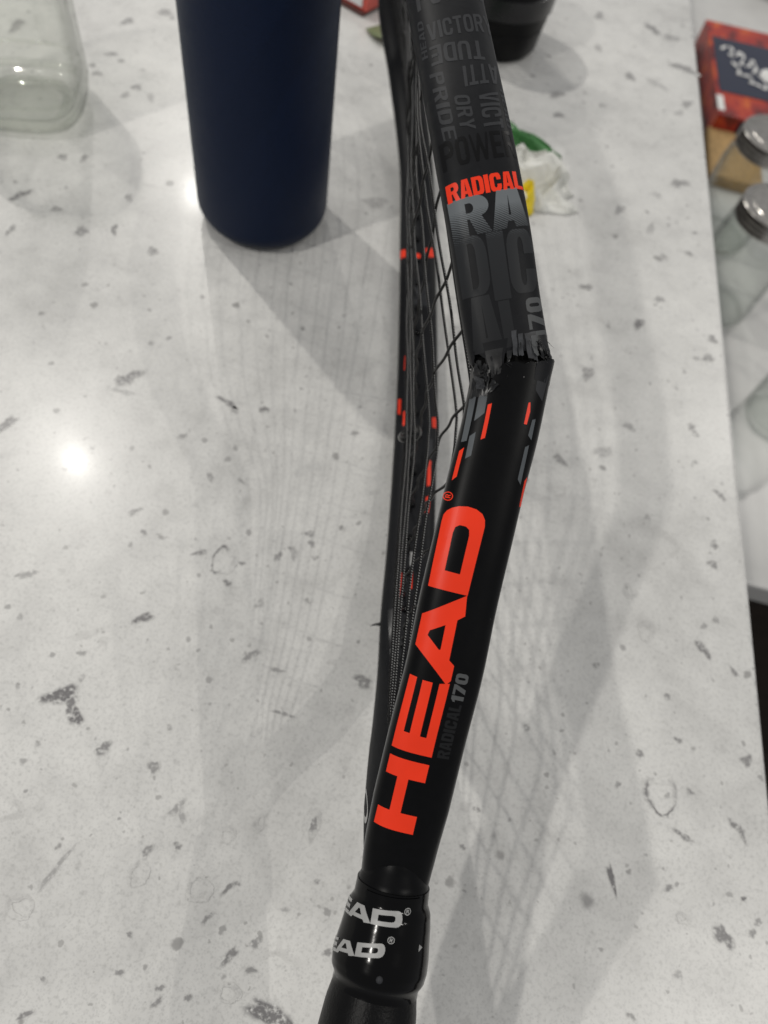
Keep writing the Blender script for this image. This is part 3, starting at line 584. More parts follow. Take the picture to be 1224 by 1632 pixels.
# ---- lettering and marks: thin prints wrapped on the tube
def wrap(name, loops, tube, mat, parent, side=1, off=.035, ds=3.0, da=1.0, amax=10.15, xf=None, polar=None, joined=None):
    """loops = list of [outer, hole...] polygons in (s, a); bent onto the tube"""
    bm = bmesh.new()
    for poly in loops:
        poly = [[Vector((x, y, 0)) for x, y in lp] for lp in poly]
        tris = tessellate_polygon(poly)
        vs = [bm.verts.new(p) for lp in poly for p in lp]
        for t in tris:
            try: bm.faces.new([vs[i] for i in t])
            except ValueError: pass
    xs = [v.co.x for v in bm.verts]; ys = [v.co.y for v in bm.verts]
    for ax, lo, hi, st in ((0, min(xs), max(xs), ds), (1, min(ys), max(ys), da)):
        q = math.floor(lo / st) * st + st
        while q < hi:
            co = Vector((q, 0, 0)) if ax == 0 else Vector((0, q, 0)); no = Vector((1, 0, 0)) if ax == 0 else Vector((0, 1, 0))
            bmesh.ops.bisect_plane(bm, geom=bm.verts[:] + bm.edges[:] + bm.faces[:], plane_co=co, plane_no=no, dist=1e-4)
            q += st
    if polar is None:
        bmesh.ops.delete(bm, geom=[f for f in bm.faces if abs(f.calc_center_median().y) > amax], context='FACES')
    S = np.array([v.co.x for v in bm.verts]); A = np.array([v.co.y for v in bm.verts])
    if polar is None: X = tube.face(S, A, side, off)
    else:
        r = tube.w(S) / 2
        ang = -np.pi / 2 + A / r if side < 0 else np.pi / 2 - A / r
        X = tube.ring(S, ang); c = tube.at(S, tube.C); d = X - c; X = c + d * (1 + (polar + off) / np.linalg.norm(d, axis=-1)[..., None])
    for v, p in zip(bm.verts, X): v.co = Vector(p * MM)
    bm.normal_update()
    cam_side = tube.at(S, tube.N).mean(0) * side
    if polar is not None: cam_side = (X - tube.at(S, tube.C)).mean(0)
    for f in bm.faces:
        if f.normal.dot(Vector(cam_side)) < 0: f.normal_flip()
    me = bpy.data.meshes.new(name); bm.to_mesh(me); bm.free()
    for nm, arr in (('along', S), ('across', A)):
        at = me.attributes.new(nm, 'FLOAT', 'POINT'); at.data.foreach_set('value', arr.astype(np.float32))
    return link(name, me, mat, parent)
def rr(x0, y0, x1, y1, r, which='1111', n=5):
    """rounded rectangle, counter-clockwise; which = corners bl br tr tl"""
    rx = min(r, (x1 - x0) / 2); ry = min(r, (y1 - y0) / 2); P = []
    for k, (cx, cy, a) in enumerate(((x0, y0, 180), (x1, y0, 270), (x1, y1, 0), (x0, y1, 90))):
        if which[k] == '1' and r > 0:
            ox = x0 + rx if k in (0, 3) else x1 - rx; oy = y0 + ry if k in (0, 1) else y1 - ry
            P += [(ox + rx * math.cos(math.radians(a + 90 * i / n)), oy + ry * math.sin(math.radians(a + 90 * i / n))) for i in range(n + 1)]
        else: P.append((cx, cy))
    return P
def glyph(ch, sx, sy, cut=.3):
    """block capitals in a unit box: list of [outer, hole...]"""
    m = .5
    if ch == 'I': return [[[(0, 0), (1, 0), (1, 1), (0, 1)]]]
    if ch == '1': return [[[(.35, 0), (1, 0), (1, 1), (.45, 1), (0, .82), (0, .66), (.35, .70)]]]
    if ch == 'H': return [[[(0, 0), (sx, 0), (sx, m - sy / 2), (1 - sx, m - sy / 2), (1 - sx, 0), (1, 0), (1, 1), (1 - sx, 1), (1 - sx, m + sy / 2), (sx, m + sy / 2), (sx, 1), (0, 1)]]]
    if ch == 'E': return [[[(0, 0), (1, 0), (1, sy), (sx, sy), (sx, m - sy / 2), (.9, m - sy / 2), (.9, m + sy / 2), (sx, m + sy / 2), (sx, 1 - sy), (1, 1 - sy), (1, 1), (0, 1)]]]
    if ch == 'L': return [[[(0, 0), (1, 0), (1, sy), (sx, sy), (sx, 1), (0, 1)]]]
    if ch == 'T': return [[[(.5 - sx / 2, 0), (.5 + sx / 2, 0), (.5 + sx / 2, 1 - sy), (1, 1 - sy), (1, 1), (0, 1), (0, 1 - sy), (.5 - sx / 2, 1 - sy)]]]
    if ch == 'V': return [[[(.5 - sx * .6, 0), (.5 + sx * .6, 0), (1, 1), (1 - sx, 1), (.5, .26), (sx, 1), (0, 1)]]]
    if ch == 'W': return [[[(.2 - .02, 0), (.34, 0), (.5, .6), (.66, 0), (.82, 0), (1, 1), (1 - sx * .62, 1), (.74, .3), (.5 + sx * .3, 1), (.5 - sx * .3, 1), (.26, .3), (sx * .62, 1), (0, 1)]]]
    if ch == 'Y': return [[[(.5 - sx / 2, 0), (.5 + sx / 2, 0), (.5 + sx / 2, .42), (1, 1), (1 - sx, 1), (.5, .60), (sx, 1), (0, 1), (.5 - sx / 2, .42)]]]
    if ch == 'A':
        b = sy * 1.0
        return [[[(0, 0), (sx * .92, 0), (sx * .92 + .05, b * 1.0), (1 - sx * .92 - .05, b * 1.0), (1 - sx * .92, 0), (1, 0), (.5 + sx * .72, 1), (.5 - sx * .72, 1)],
                 [(sx * .92 + .10, b * 1.9), (.5, .86), (1 - sx * .92 - .10, b * 1.9)][::-1]]]
    if ch in 'O0': return [[rr(0, 0, 1, 1, cut), rr(sx, sy, 1 - sx, 1 - sy, cut * .5)[::-1]]]
    if ch == 'D': return [[rr(0, 0, 1, 1, cut * 1.1, '0110'), rr(sx, sy, 1 - sx, 1 - sy, cut * .6, '0110')[::-1]]]
    if ch == 'U': return [[[(0, 1)] + rr(0, 0, 1, 1, cut, '1100')[:-1][:12] + [(1, 1), (1 - sx, 1)] + [p for p in rr(sx, sy, 1 - sx, 1, cut * .5, '1100')[:-2]][::-1] + [(sx, 1)]]]
    if ch == 'C':
        o = rr(0, 0, 1, 1, cut); i = rr(sx, sy, 1 - sx, 1 - sy, cut * .5)
        ob = [p for p in o]
        bl, br, tr, tl = o[0:6], o[6:12], o[12:18], o[18:24]; ibl, ibr, itr, itl = i[0:6], i[6:12], i[12:18], i[18:24]
        return [[tl + bl + br + [(1, .38), (1 - sx, .38)] + ibr[::-1] + ibl[::-1] + itl[::-1] + itr[::-1] + [(1 - sx, .62), (1, .62)] + tr]]
    if ch == 'P': return [[[(0, 0), (sx, 0), (sx, .40)] + rr(sx, .40, 1, 1, cut, '0110')[1:-1] + [(0, 1)], rr(sx, .40 + sy, 1 - sx, 1 - sy, cut * .5, '0110')[::-1]]]
    if ch == 'R': return [[[(0, 0), (sx, 0), (sx, .42), (.46, .42), (1 - sx, 0), (1, 0), (.78, .46)] + rr(sx, .46, 1, 1, cut, '0110')[2:-1] + [(0, 1)], rr(sx, .46 + sy * .7, 1 - sx, 1 - sy, cut * .45, '0110')[::-1]]]
    if ch == '7': return [[[(.12, 0), (.12 + sx * 1.2, 0), (1, 1 - sy), (1, 1), (0, 1), (0, 1 - sy), (1 - sx * 1.15, 1 - sy)]]]
    return []
WID = {'I': .46, '1': .62, 'W': 1.5, 'T': .95, 'L': .86, 'E': .88}
def text_loops(txt, O, X, Y, sx=.27, sy=.15, gap=.16, cut=.3):
    ws = []; tot = 0
    for c in txt: ws.append(sx * 1.1 if c == 'I' and len(txt) > 1 else WID.get(c, 1.0))
    tot = sum(ws) + gap * (len(txt) - 1)
    O, X, Y = (np.array(p, float) for p in (O, X, Y)); out = []; x = 0
    for c, wd in zip(txt, ws):
        k = sx if c != 'W' else sx * .8
        for poly in glyph(c, k / (wd if c not in 'I1' else 1), sy, cut):
            out.append([[tuple(O + (X - O) * ((x + u * wd) / tot) + (Y - O) * v) for u, v in lp] for lp in poly])
        x += wd + gap
    return out
# the big orange-red logo, four letters running up the lower limb
LOGO = {
 'H': [[[(18.5, -8.6), (23.1, -8.6), (23.1, -5.68), (31.9, -5.68), (31.9, -8.6), (36.6, -8.6), (36.6, 1.4), (31.9, 1.4), (31.9, -2.86), (23.1, -2.86), (23.1, 1.4), (18.5, 1.4)]]],
 'E': [[[(38.6, -8.68), (57.3, -8.68), (57.2, -6.85), (43.2, -6.75), (43.2, -5.25), (56.9, -5.4), (56.9, -2.85), (43.1, -2.6), (43.1, -.95), (57.0, -1.15), (57.6, 1.35), (38.6, 1.5)]]],
 'A': [[[(73.0, -8.74), (79.83, 1.08), (74.65, 1.7), (73.31, 0.0), (63.2, -.08), (62.09, 1.42), (58.3, 1.42), (57.14, .5), (65.06, -8.9)], [(68.22, -6.5), (69.46, -6.2), (71.6, -2.66), (65.4, -2.72), (65.2, -3.1)]]],
 'D': [[[(79.96, -8.75)] + [(88.5, -8.95), (96.6, -9.15), (98.3, -9.05), (99.45, -8.5), (100.35, -7.5), (101.1, -5.96), (101.5, -3.76), (101.3, -1.6), (100.5, 0.1), (99.2, 1.05), (97.6, 1.4), (89.9, 1.3), (79.83, 1.2)], [(84.7, -5.75), (94.3, -5.95), (95.8, -5.7), (96.55, -4.74), (96.55, -3.18), (95.9, -2.2), (94.5, -1.9), (84.6, -1.88)]]]}
for k, lp in LOGO.items():
    wrap('logo_letter', lp, T_low, M_red, limb)
def ring_mark(name, c, r, th, tube, mat, parent, side=1, polar=None, el=1.0, off=.12, letter=True):
    n = 20
    o = [(c[0] + r * math.cos(2 * math.pi * i / n), c[1] + r * el * math.sin(2 * math.pi * i / n)) for i in range(n)]
    i_ = [(c[0] + (r - th) * math.cos(2 * math.pi * i / n), c[1] + (r - th) * el * math.sin(2 * math.pi * i / n)) for i in range(n)][::-1]
    lp = [[o, i_]]
    return lp
def reg_loops(c, r, xd, yd):
    q = r * .5
    R_ = text_loops('R', (c[0] - xd[0] * q * .8 - yd[0] * q, c[1] - xd[1] * q * .8 - yd[1] * q), (c[0] + xd[0] * q * .8 - yd[0] * q, c[1] + xd[1] * q * .8 - yd[1] * q), (c[0] - xd[0] * q * .8 + yd[0] * q, c[1] - xd[1] * q * .8 + yd[1] * q), .3, .16)
    return ring_mark('', c, r, r * .2, None, None, None) + R_
wrap('registered_mark', reg_loops((103.0, -9.0), 1.15, (1, 0), (0, -1)), T_low, M_red, limb, da=.4)
wrap('model_lettering', text_loops('RADICAL', (38.9, 5.9), (53.0, 5.7), (38.9, 2.75), .36, .2, .1), T_low, M_faint, limb)
wrap('model_number', text_loops('170', (53.5, 5.75), (60.6, 5.65), (53.5, 2.55), .38, .2, .1), T_low, M_170, limb)
for lp, m in (([(131.2, -9.6), (131.0, -8.15), (117.4, -8.0), (116.8, -9.15)], M_hatch), ([(131.4, -7.6), (131.4, -5.6), (125.2, -5.4), (122.8, -7.4)], M_hatch),
              ([(127.5, -5.0), (128, -4.1), (119.1, -3.9), (118.4, -4.85)], M_red), ([(118.7, -7.6), (120.1, -6.4), (114, -6.05), (112.9, -7.25)], M_grey),
              ([(114.5, -9), (115.6, -8.15), (108.2, -8.1), (107, -9.0)], M_red), ([(130, 4.85), (130.3, 5.3), (128, 5.75), (124.7, 5.55), (124.7, 4.8)], M_red),
              ([(126.2, 6.75), (126.6, 7.6), (121.4, 7.7), (122.3, 6.55)], M_grey), ([(119.4, 6.5), (120.1, 7.4), (110, 7.95), (111.2, 6.8)], M_grey),
              ([(139.6, 5.7), (140.6, 9.0), (131.3, 8.4), (133.5, 6.0)], M_word), ([(112.6, 9.4), (111.4, 8.8), (104.5, 9.1), (104.6, 9.75)], M_red)):
    wrap('dash_mark', [[lp]], T_low, m, limb, amax=10.3, da=.5)
Q = dict(sx=.30, sy=.155)
for txt, O, X, Y, m, kw in (
    ('POWER', (102.6, -8.6), (105.2, 9.2), (110.2, -8.6), M_word, Q), ('HEAD', (86.6, -8.3), (99.4, -7.9), (87.2, -9.6), M_word, Q),
    ('VICTORY', (91.7, -7.4), (94.0, 10.4), (97.6, -7.3), M_word, Q), ('TUDE', (90.1, 6.2), (89.7, -7.6), (83.5, 6.0), M_word, Q),
    ('ATTI', (82.6, 8.9), (81.2, -.4), (76.2, 8.6), M_word, Q), ('PRIDE', (81.0, -8.7), (61.8, -8.1), (80.4, -5.5), M_word, Q),
    ('VICT', (72.8, 2.4), (62.4, 2.1), (73.4, 7.6), M_word, Q), ('ORY', (72.7, -3.9), (63.3, -3.7), (72.4, -.1), M_word, Q),
    ('POWER', (54.7, -9.35), (55.6, 9.6), (61.4, -9.4), M_wordb, dict(sx=.30, sy=.14)), ('HEAD', (75.0, 8.4), (63.5, 8.3), (75.0, 9.8), M_word, Q),
    ('RADICAL', (47.1, -9.45), (47.5, 9.6), (51.4, -9.45), M_red, dict(sx=.37, sy=.19, gap=.08, cut=.26)),
    ('R', (38.2, -9.7), (38.1, -.2), (47.4, -9.7), M_fade, dict(sx=.40, sy=.17)), ('A', (38.1, -.1), (38.7, 9.3), (47.3, .2), M_fade, dict(sx=.40, sy=.17)),
    ('D', (23.9, -9.6), (23.9, -2.4), (38.1, -9.7), M_fade, dict(sx=.38, sy=.12)), ('I', (21.8, -2.1), (21.8, 2.1), (38.0, -2.1), M_fade, {}), ('C', (22.6, 2.4), (22.6, 9.5), (37.9, 2.5), M_fade, dict(sx=.40, sy=.12)),
    ('A', (10.1, -9.3), (10.1, -1.7), (23.7, -9.3), M_fade, dict(sx=.40, sy=.13)), ('L', (10.2, -1.5), (10.2, 3.4), (21.6, -1.5), M_fade, dict(sx=.5, sy=.13)),
    ('70', (13.4, 9.7), (21.2, 9.9), (13.4, 5.2), M_170, dict(sx=.38, sy=.19, gap=.1)), ('1', (9.2, 9.6), (12.9, 9.7), (9.2, 5.2), M_170, dict(sx=.4, sy=.2))):
    wrap('lettering' if len(txt) > 1 else 'block_letter', text_loops(txt, O, X, Y, **kw), T_hoop, m, hoop, ds=2.0)
# marks on the inside of the far side of the hoop
o_ = T_hoop.L - 987.1055175808445
FAR = [([(843.7, -4.9), (843.7, -3.6), (851.2, -3.4), (851, -4.6)], M_white), ([(843.2, -.1), (843.1, 1.0), (850.4, 1.1), (850.5, .1)], M_white),
       ([(854.4, -3.75), (854.4, -3.05), (873.5, -2.3), (873.2, -3.1)], M_red), ([(853.6, .6), (853.6, 1.35), (862, 1.55), (862.1, .9)], M_red),
       ([(725.6, -6.85), (725.9, -5.25), (735.9, -5.45), (735, -7)], M_red), ([(753.2, -9.5), (754.2, -8), (764.2, -8), (763, -9.3)], M_red),
       ([(762.6, -6.6), (762.4, -4.75), (771.7, -4.8), (771.4, -6.6)], M_red), ([(765.1, 7.4), (763.4, 9.7), (770.3, 9.6), (771.3, 7.7)], M_red),
       ([(792, 5.9), (791.4, 7.4), (805.6, 7.3), (806.5, 5.8)], M_red), ([(812.6, 5.5), (811.5, 7.5), (820.6, 7), (821.5, 5.5)], M_red),
       ([(643.6, -9.9), (645.4, -6.5), (651.2, -6.7), (650.5, -9.9)], M_red), ([(648.4, -1.9), (649.8, 1.3), (652.9, .9), (652.3, -1.9)], M_red),
       ([(645, 3.4), (642.4, 8.4), (648.7, 9.3), (651.3, 6.5)], M_red), ([(779, 5.2), (778.5, 8), (789, 7.8), (789.6, 5.2)], M_word), ([(672, -6), (672, 6), (690, 5), (688, -6.5)], M_word)]
for lp, m in FAR: wrap('dash_mark', [[[(x + o_, y) for x, y in lp]]], T_hoop, m, hoop, side=-1, off=.05)
# grommets that line the inside of the far side
for k in range(15):
    s = 620 + k * 18 + o_
    c = T_hoop.face(np.array([s]), np.array([-.6]), -1)[0]; nn = -T_hoop.at(np.array([s]), T_hoop.N)[0]
    bm = bmesh.new(); bmesh.ops.create_cone(bm, segments=12, radius1=.0017, radius2=.0012, depth=.0018, cap_ends=True)
    q = Vector(nn).to_track_quat('Z', 'Y').to_matrix().to_4x4(); q.translation = Vector((c + nn * .6) * MM); bm.transform(q)
    from_bm('grommet', bm, M_rubber, hoop, True)
# silver lettering on the rubber collar: the same four-letter mark, twice, running off round the left
def collar_logo(arc_end, w_d, cap, base, slope):
    k = w_d / 21.6
    for ch in 'HEAD':
        lps = []
        for poly in LOGO[ch]:
            lps.append([[(lambda u, v: (base - slope * (arc_end - 4 + (u - 97.5) * k) - v * cap, arc_end + (u - 101.6) * k))(u, (1.4 - a) / 10.3) for u, a in lp] for lp in poly])
        wrap('collar_letter', lps, T_han, M_white, collar, side=-1, polar=.35, off=.1, ds=.8, da=.8)
collar_logo(2.7, 7.4, 3.4, 15.4, .10)
collar_logo(-.15, 7.0, 3.2, 21.9, .26)
for c, r in (((12.0, 3.75), .85), ((18.5, .75), .85)):
    wrap('registered_mark', reg_loops(c, r, (0, 1), (-1, 0)), T_han, M_white, collar, side=-1, polar=.35, off=.1, ds=.3, da=.3)
wrap('tape_arrow', [[[(19.3, 8.6), (20.9, 8.7), (20.1, 10.0)]]], T_han, M_white, collar, side=-1, polar=.35, off=.1, ds=.6, da=.6)
wrap('tape_label', [[[(9.4, -7.5), (9.0, 7.2), (10.2, 7.2), (10.4, -7.5)]]], T_han, M_rubber, collar, side=-1, polar=.35, off=.25, ds=.6, da=.6)
c = T_han.ring(np.array([27.5]), np.array([-np.pi / 2 - .02]))[0]
bm = bmesh.new(); bmesh.ops.create_uvsphere(bm, u_segments=20, v_segments=12, radius=.0009); bmesh.ops.translate(bm, verts=bm.verts, vec=Vector(c * MM)); from_bm('vent_plug', bm, M_word, collar, True)
# small silver outline emblem on the left flank of the shaft
W0 = [(29.5, -10.0), (26.5, -9.0), (22, -8.3), (17, -8.8), (13.8, -9.8), (13.2, -9.9)]
emb = [[(31 - .2, -9.6), (27, -8.6), (22.5, -8.1), (17.5, -8.5), (14, -9.6), (15.5, -9.65), (18.5, -9.0), (22.5, -8.65), (26.5, -9.1), (30, -9.85)]]
sE = T_hoop.L - 987.1 + 968; eb = []
for q, r_ in enumerate((1.0, .72)):
    for k in range(24):
        a = 2 * math.pi * k / 24; fat = 1 + .35 * math.cos(a)
        eb.append((sE + 6.5 * r_ * math.cos(a), math.pi + .34 + .20 * r_ * fat * math.sin(a) + .012 * 6.5 * math.cos(a)))
eX = T_hoop.ring(np.array([p[0] for p in eb]), np.array([p[1] for p in eb])); eC = T_hoop.at(np.array([p[0] for p in eb]), T_hoop.C)
eX = eC + (eX - eC) * 1.008
mesh('emblem', list(eX * MM), [(k, (k + 1) % 24, 24 + (k + 1) % 24, 24 + k) for k in range(24)], M_white, hoop, False)
T_core = Tube([tuple(T_low.C[118]), tuple(T_low.C[130]), tuple(T_low.C[-1] + np.array([.6, .4, -1.2])), tuple(T_hoop.C[9] + np.array([.6, 0, -1.2])), tuple(T_hoop.C[20])], 18.8, 8.6)
sweep('dark_break_core', T_core, 0, T_core.L, M_inside, ROOT, n=28)  # added black core stands for the dark hollow inside the break
# ---- torn laminate at the break
def shard(tube, root, tip, curl, mat, parent, off=.12, n=9, m=6, seed=0, side=1, th=.24, rag=.6, rough=.06, name='splinter'):
    """a peeled strip of laminate between root = (s, a0, a1) and tip = (s0, s1, a0, a1), its tip torn ragged"""
    rr_ = random.Random(seed); V = []; F = []
    sr, r0, r1 = root; t0, t1, p0, p1 = tip
    tips = [t0 + (t1 - t0) * j / m + rr_.uniform(-rag, rag) for j in range(m + 1)]
    for layer in (0, 1):
        rj = random.Random(seed + 77)
        for i in range(n):
            f = i / (n - 1)
            for j in range(m + 1):
                g = j / m
                a = (r0 + (r1 - r0) * g) * (1 - f) + (p0 + (p1 - p0) * g) * f + .08 * math.sin(9 * f + seed)
                s = sr + (tips[j] - sr) * f
                a = max(-9.95, min(9.95, a))
                p = tube.face(np.array([s]), np.array([a]), side, off + curl * f * f + rj.uniform(-1, 1) * rough * (.3 + f))[0]
                p = p - tube.at(np.array([s]), tube.N)[0] * side * th * layer
                V.append(p * MM)
    L = n * (m + 1)
    for i in range(n - 1):
        for j in range(m):
            q = (i * (m + 1) + j, i * (m + 1) + j + 1, (i + 1) * (m + 1) + j + 1, (i + 1) * (m + 1) + j)
            F.append(q); F.append(tuple(x + L for x in q[::-1]))
    bd = [j for j in range(m + 1)] + [i * (m + 1) + m for i in range(1, n)] + [(n - 1) * (m + 1) + j for j in range(m - 1, -1, -1)] + [i * (m + 1) for i in range(n - 2, 0, -1)]
    for x, y in zip(bd, bd[1:] + bd[:1]): F.append((y, x, x + L, y + L))
    return auto_smooth(mesh(name, V, F, mat, parent), 30)
sd = 0
for root, tip, cu, m, kw in (
        ((12.5, -6.9, -.6), (1.2, 2.2, -6.3, -4.1), .9, M_hoop, dict(off=.06, rag=.7, rough=.05)), ((10.5, -6.6, -2.2), (3.2, 4.4, -6.0, -3.6), 1.15, M_fibre, dict(off=.12, rag=.5, rough=.04)),
        ((14.0, .6, 1.9), (8.3, 7.9, .0, 1.0), 1.0, M_chip, dict(rag=.15, rough=.02)), ((13.0, 2.15, 3.35), (8.0, 7.7, 1.3, 2.5), .9, M_chip, dict(rag=.15, rough=.02)),
        ((12.8, 3.8, 6.8), (6.8, 5.5, 3.5, 5.7), .8, M_chip, dict(rag=.5, rough=.04, off=.06)), ((12.0, 5.2, 6.6), (7.6, 7.0, 4.9, 5.9), 1.2, M_170, dict(rag=.3, rough=.04)),
        ((11.8, 7.0, 9.9), (6.6, 6.0, 7.0, 9.6), .5, M_carbon, dict(rag=.6, rough=.2)), ((10.4, 7.6, 9.4), (7.2, 6.2, 7.6, 9.0), 1.1, M_carbon, dict(rag=.6, rough=.25)),
        ((11.0, -9.9, -8.9), (6.8, 8.0, -9.95, -9.3), .2, M_hoop, dict(rag=.3, rough=.03)), ((9.5, -1.2, .2), (4.8, 6.4, -2.3, -1.2), .6, M_carbon, dict(rag=.5, rough=.08)),
        ((6.0, -4.5, -4.0), (-2.4, -2.0, -3.0, -2.8), 1.9, M_carbon, dict(rag=.2, rough=.05))):
    sd += 1; shard(T_hoop, root, tip, cu, m, ROOT, seed=sd, **kw)
for root, tip, cu, m, kw in (
        ((128.5, -9.9, -8.7), (138.6, 137.6, -9.95, -9.0), .5, M_carbon, dict(rag=.6, rough=.18)), ((129.0, -8.8, -7.2), (138.2, 137.0, -8.9, -7.4), .9, M_carbon, dict(rag=.7, rough=.30)),
        ((129.5, -7.4, -5.6), (137.6, 136.0, -7.6, -6.0), .7, M_carbon, dict(rag=.7, rough=.30)), ((133.0, -9.4, -6.6), (136.4, 135.0, -9.2, -6.2), 1.5, M_carbon, dict(rag=.5, rough=.25, off=.5)),
        ((131.0, -8.2, -6.4), (134.0, 133.2, -8.6, -6.6), 1.6, M_chip, dict(rag=.4, rough=.2, off=.5)), ((130.5, -5.6, -4.9), (133.5, 132.6, -5.0, -3.4), .9, M_carbon, dict(rag=.3, rough=.1, off=.3)),
        ((136.0, 5.0, 9.9), (140.4, 143.0, 4.9, 9.9), .15, M_hoop, dict(rag=.25, rough=.01, off=.05))):
    sd += 1; shard(T_low, root, tip, cu, m, ROOT, seed=sd, **kw)
# fibres
def tube_path(name, P, r, mat, parent, n=6, closed=False, taper=False):
    P = np.array(P, float); T = np.gradient(P, axis=0); T /= np.linalg.norm(T, axis=1)[:, None]
    up = np.tile(WN, (len(P), 1)); A = np.cross(T, up); A /= np.linalg.norm(A, axis=1)[:, None] + 1e-9; B = np.cross(T, A)
    ln = np.concatenate([[0], np.cumsum(np.linalg.norm(np.diff(P, axis=0), axis=1))])
    V = []; F = []; al = []; ar = []
    for i in range(len(P)):
        rad = r * (1 - .93 * i / (len(P) - 1)) if taper else r
        for k in range(n):
            a = 2 * math.pi * k / n; V.append((P[i] + rad * (A[i] * math.cos(a) + B[i] * math.sin(a))) * MM); al.append(ln[i]); ar.append(k / n)
    for i in range(len(P) - 1):
        for k in range(n): F.append((i * n + k, (i + 1) * n + k, (i + 1) * n + (k + 1) % n, i * n + (k + 1) % n))
    F.append(tuple(range(n))); F.append(tuple((len(P) - 1) * n + k for k in range(n - 1, -1, -1)))
    me = bpy.data.meshes.new(name); me.from_pydata([tuple(v) for v in V], [], F); me.update()
    for nm, arr in (('along', al), ('around', ar)):
        at = me.attributes.new(nm, 'FLOAT', 'POINT'); at.data.foreach_set('value', np.array(arr, np.float32))
    return link(name, me, mat, parent)
fr = random.Random(11)
for k in range(30):
    a = fr.uniform(-9.5, -1.5) if k < 20 else fr.uniform(2, 9.5); s = fr.uniform(1, 8) if k < 20 else fr.uniform(7, 11)
    p = T_hoop.face(np.array([s]), np.array([a]), 1, .5)[0]; n_ = T_hoop.at(np.array([s]), T_hoop.N)[0]; t_ = -T_hoop.at(np.array([s]), T_hoop.T)[0]
    d = n_ * fr.uniform(.2, 1.0) + t_ * fr.uniform(.2, 1.2) + WN * fr.uniform(-.8, .8); L_ = fr.uniform(1.2, 3.4)
    tube_path('carbon_fibre', [p + d * L_ * q + n_ * .4 * q * q for q in np.linspace(0, 1, 5)], .11, M_carbon, ROOT, 4, taper=True)
# ---- strings
TIP = int(np.argmax(T_hoop.C[:, 1]))
far_pts = T_hoop.C[TIP:][::-1][16:]
near_pts = np.vstack([T_low.C[24:132], T_hoop.C[8:TIP]])
def by_frac(P, q):
    s = np.concatenate([[0], np.cumsum(np.linalg.norm(np.diff(P, axis=0), axis=1))])
    return np.stack([np.interp(np.clip(q, 0, 1) * s[-1], s, P[:, k]) for k in range(3)], -1)
def bed(q, t):
    q = np.asarray(q, float); t = np.asarray(t, float)
    Fp = by_frac(far_pts, q); Np = by_frac(near_pts, np.clip(q, 0, 1) ** 1.22)
    return Fp + (Np - Fp) * t[..., None]
rs = random.Random(5); NM = 14
ph = [rs.uniform(0, 6.28) for _ in range(40)]
QC = [.115 + .042 * j for j in range(20)]
for k in range(NM):
    t = .05 + .90 * (k + .5) / NM
    q0 = .03 + .02 * abs(t - .45); q = np.linspace(q0, .985, 230)
    ch = min(1, max(0, (.72 - t) / .3)) * .75
    P = bed(q, np.full_like(q, t) + .006 * np.sin(q * 6 + ph[k]))
    sp = np.clip((q - q0) / (.66 - q0), 0, 1)[:, None]; A_, B_ = bed(np.array([q0]), np.array([t]))[0], bed(np.array([.66]), np.array([t]))[0]
    P = np.where(q[:, None] < .66, P + (A_ + (B_ - A_) * sp - P) * ch, P)
    wv = np.sin((q - QC[0]) / .042 * np.pi + k * np.pi) * .22
    env = np.sin(np.pi * np.clip((q - q0) / (1 - q0), 0, 1))
    loose = (0.8 * np.sin(q * 7 + ph[k]) + .2 * np.sin(q * 23 + ph[k + 13])) * env - 6.2 * np.clip(q / .07, 0, 1) * math.sin(math.pi * t) ** .7
    P = P + WN * (wv * env + loose)[:, None]
    tube_path('main_string', P, .46, M_main if k > 4 else M_cross, ROOT, 6)
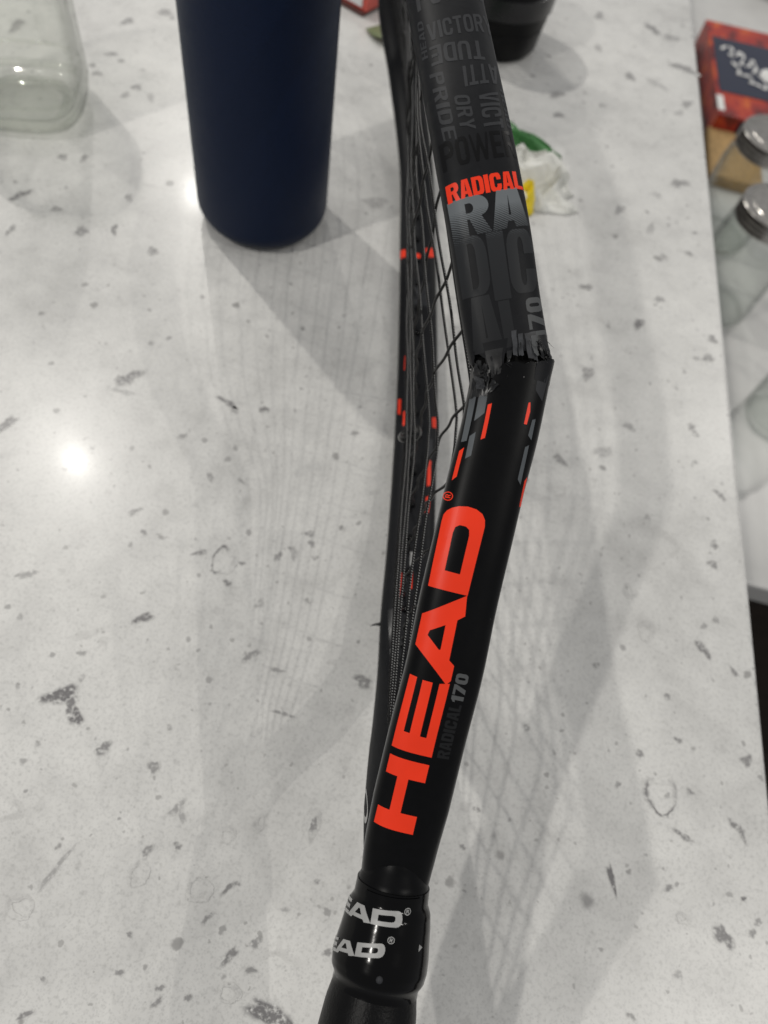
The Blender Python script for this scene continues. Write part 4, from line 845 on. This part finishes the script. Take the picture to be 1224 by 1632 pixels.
for j, qc in enumerate(QC):
    t = np.linspace(.01, .985, 110); q = np.full_like(t, qc) + .006 * np.sin(t * 5 + ph[j]) * np.sin(np.pi * t)
    P = bed(q, t)
    env = np.sin(np.pi * t)
    wv = -np.sin((t - .05) / .90 * NM * np.pi + j * np.pi) * (.62 - .45 * t) * np.clip(env * 3, 0, 1)
    P = P + WN * (wv - 6.2 * env ** .7 + 1.2 * np.sin(t * 7 + ph[j + 5]) * env)[:, None]
    tube_path('cross_string', P, .47, M_cross, ROOT, 6)
# slack loops where a knot has pulled loose
def loop(c, r1, r2, tilt, rad, turns=1.0, mat=None):
    u = np.array([-.1, .75, -.6]); u /= np.linalg.norm(u); v = np.cross(u, [.75, -.3, .58]); v /= np.linalg.norm(v); x = np.cross(v, u)
    A = np.linspace(0, 2 * math.pi * turns, 40)
    P = [np.array(c) + u * r1 * math.cos(a + tilt) + x * r2 * math.sin(a + tilt) + v * .5 * a for a in A]
    return tube_path('string_knot', P, rad, mat or M_rubber, ROOT, 8)
loop((1.2, 163.4, 68), 7.5, 3.6, .4, 1.1, 1.15)
loop((4.6, 186, 22), 3.2, 1.8, .2, .9, .7); loop((5.0, 180.5, 21), 3.2, 1.8, .9, .9, .7); loop((5.6, 172, 22), 3.8, 1.9, .0, .85, .75)
# torn wrap low on the far side, with one stray barb
for root, tip, cu, m, sd2 in (((872, -7.4, -3.4), (889, 893, -6.0, -4.2), .35, M_carbon, 41), ((903, -6.4, -3.0), (890, 893, -5.6, -3.8), 1.0, M_carbon, 42), ((886, -3.4, -1.4), (899, 902, -2.6, -1.8), .6, M_carbon, 43)):
    shard(T_hoop, (root[0] + o_, root[1], root[2]), (tip[0] + o_, tip[1] + o_, tip[2], tip[3]), cu, m, ROOT, seed=sd2, side=-1, off=.1)
p = T_hoop.ring(np.array([876. + o_]), np.array([math.pi]))[0]
tube_path('carbon_barb', [p + np.array([-3.6, -1.4, .3]) * q + np.array([0, 0, -1.4]) * q * q for q in np.linspace(-.1, 1, 8)], .9, M_carbon, ROOT, 6, taper=True)
# ---------------------------------------------------------------- settle children under their things
for o in list(sc.objects):
    if o.type == 'EMPTY' and o.parent is None:
        loc = o.location.copy()
        for ch in o.children: ch.location = -loc
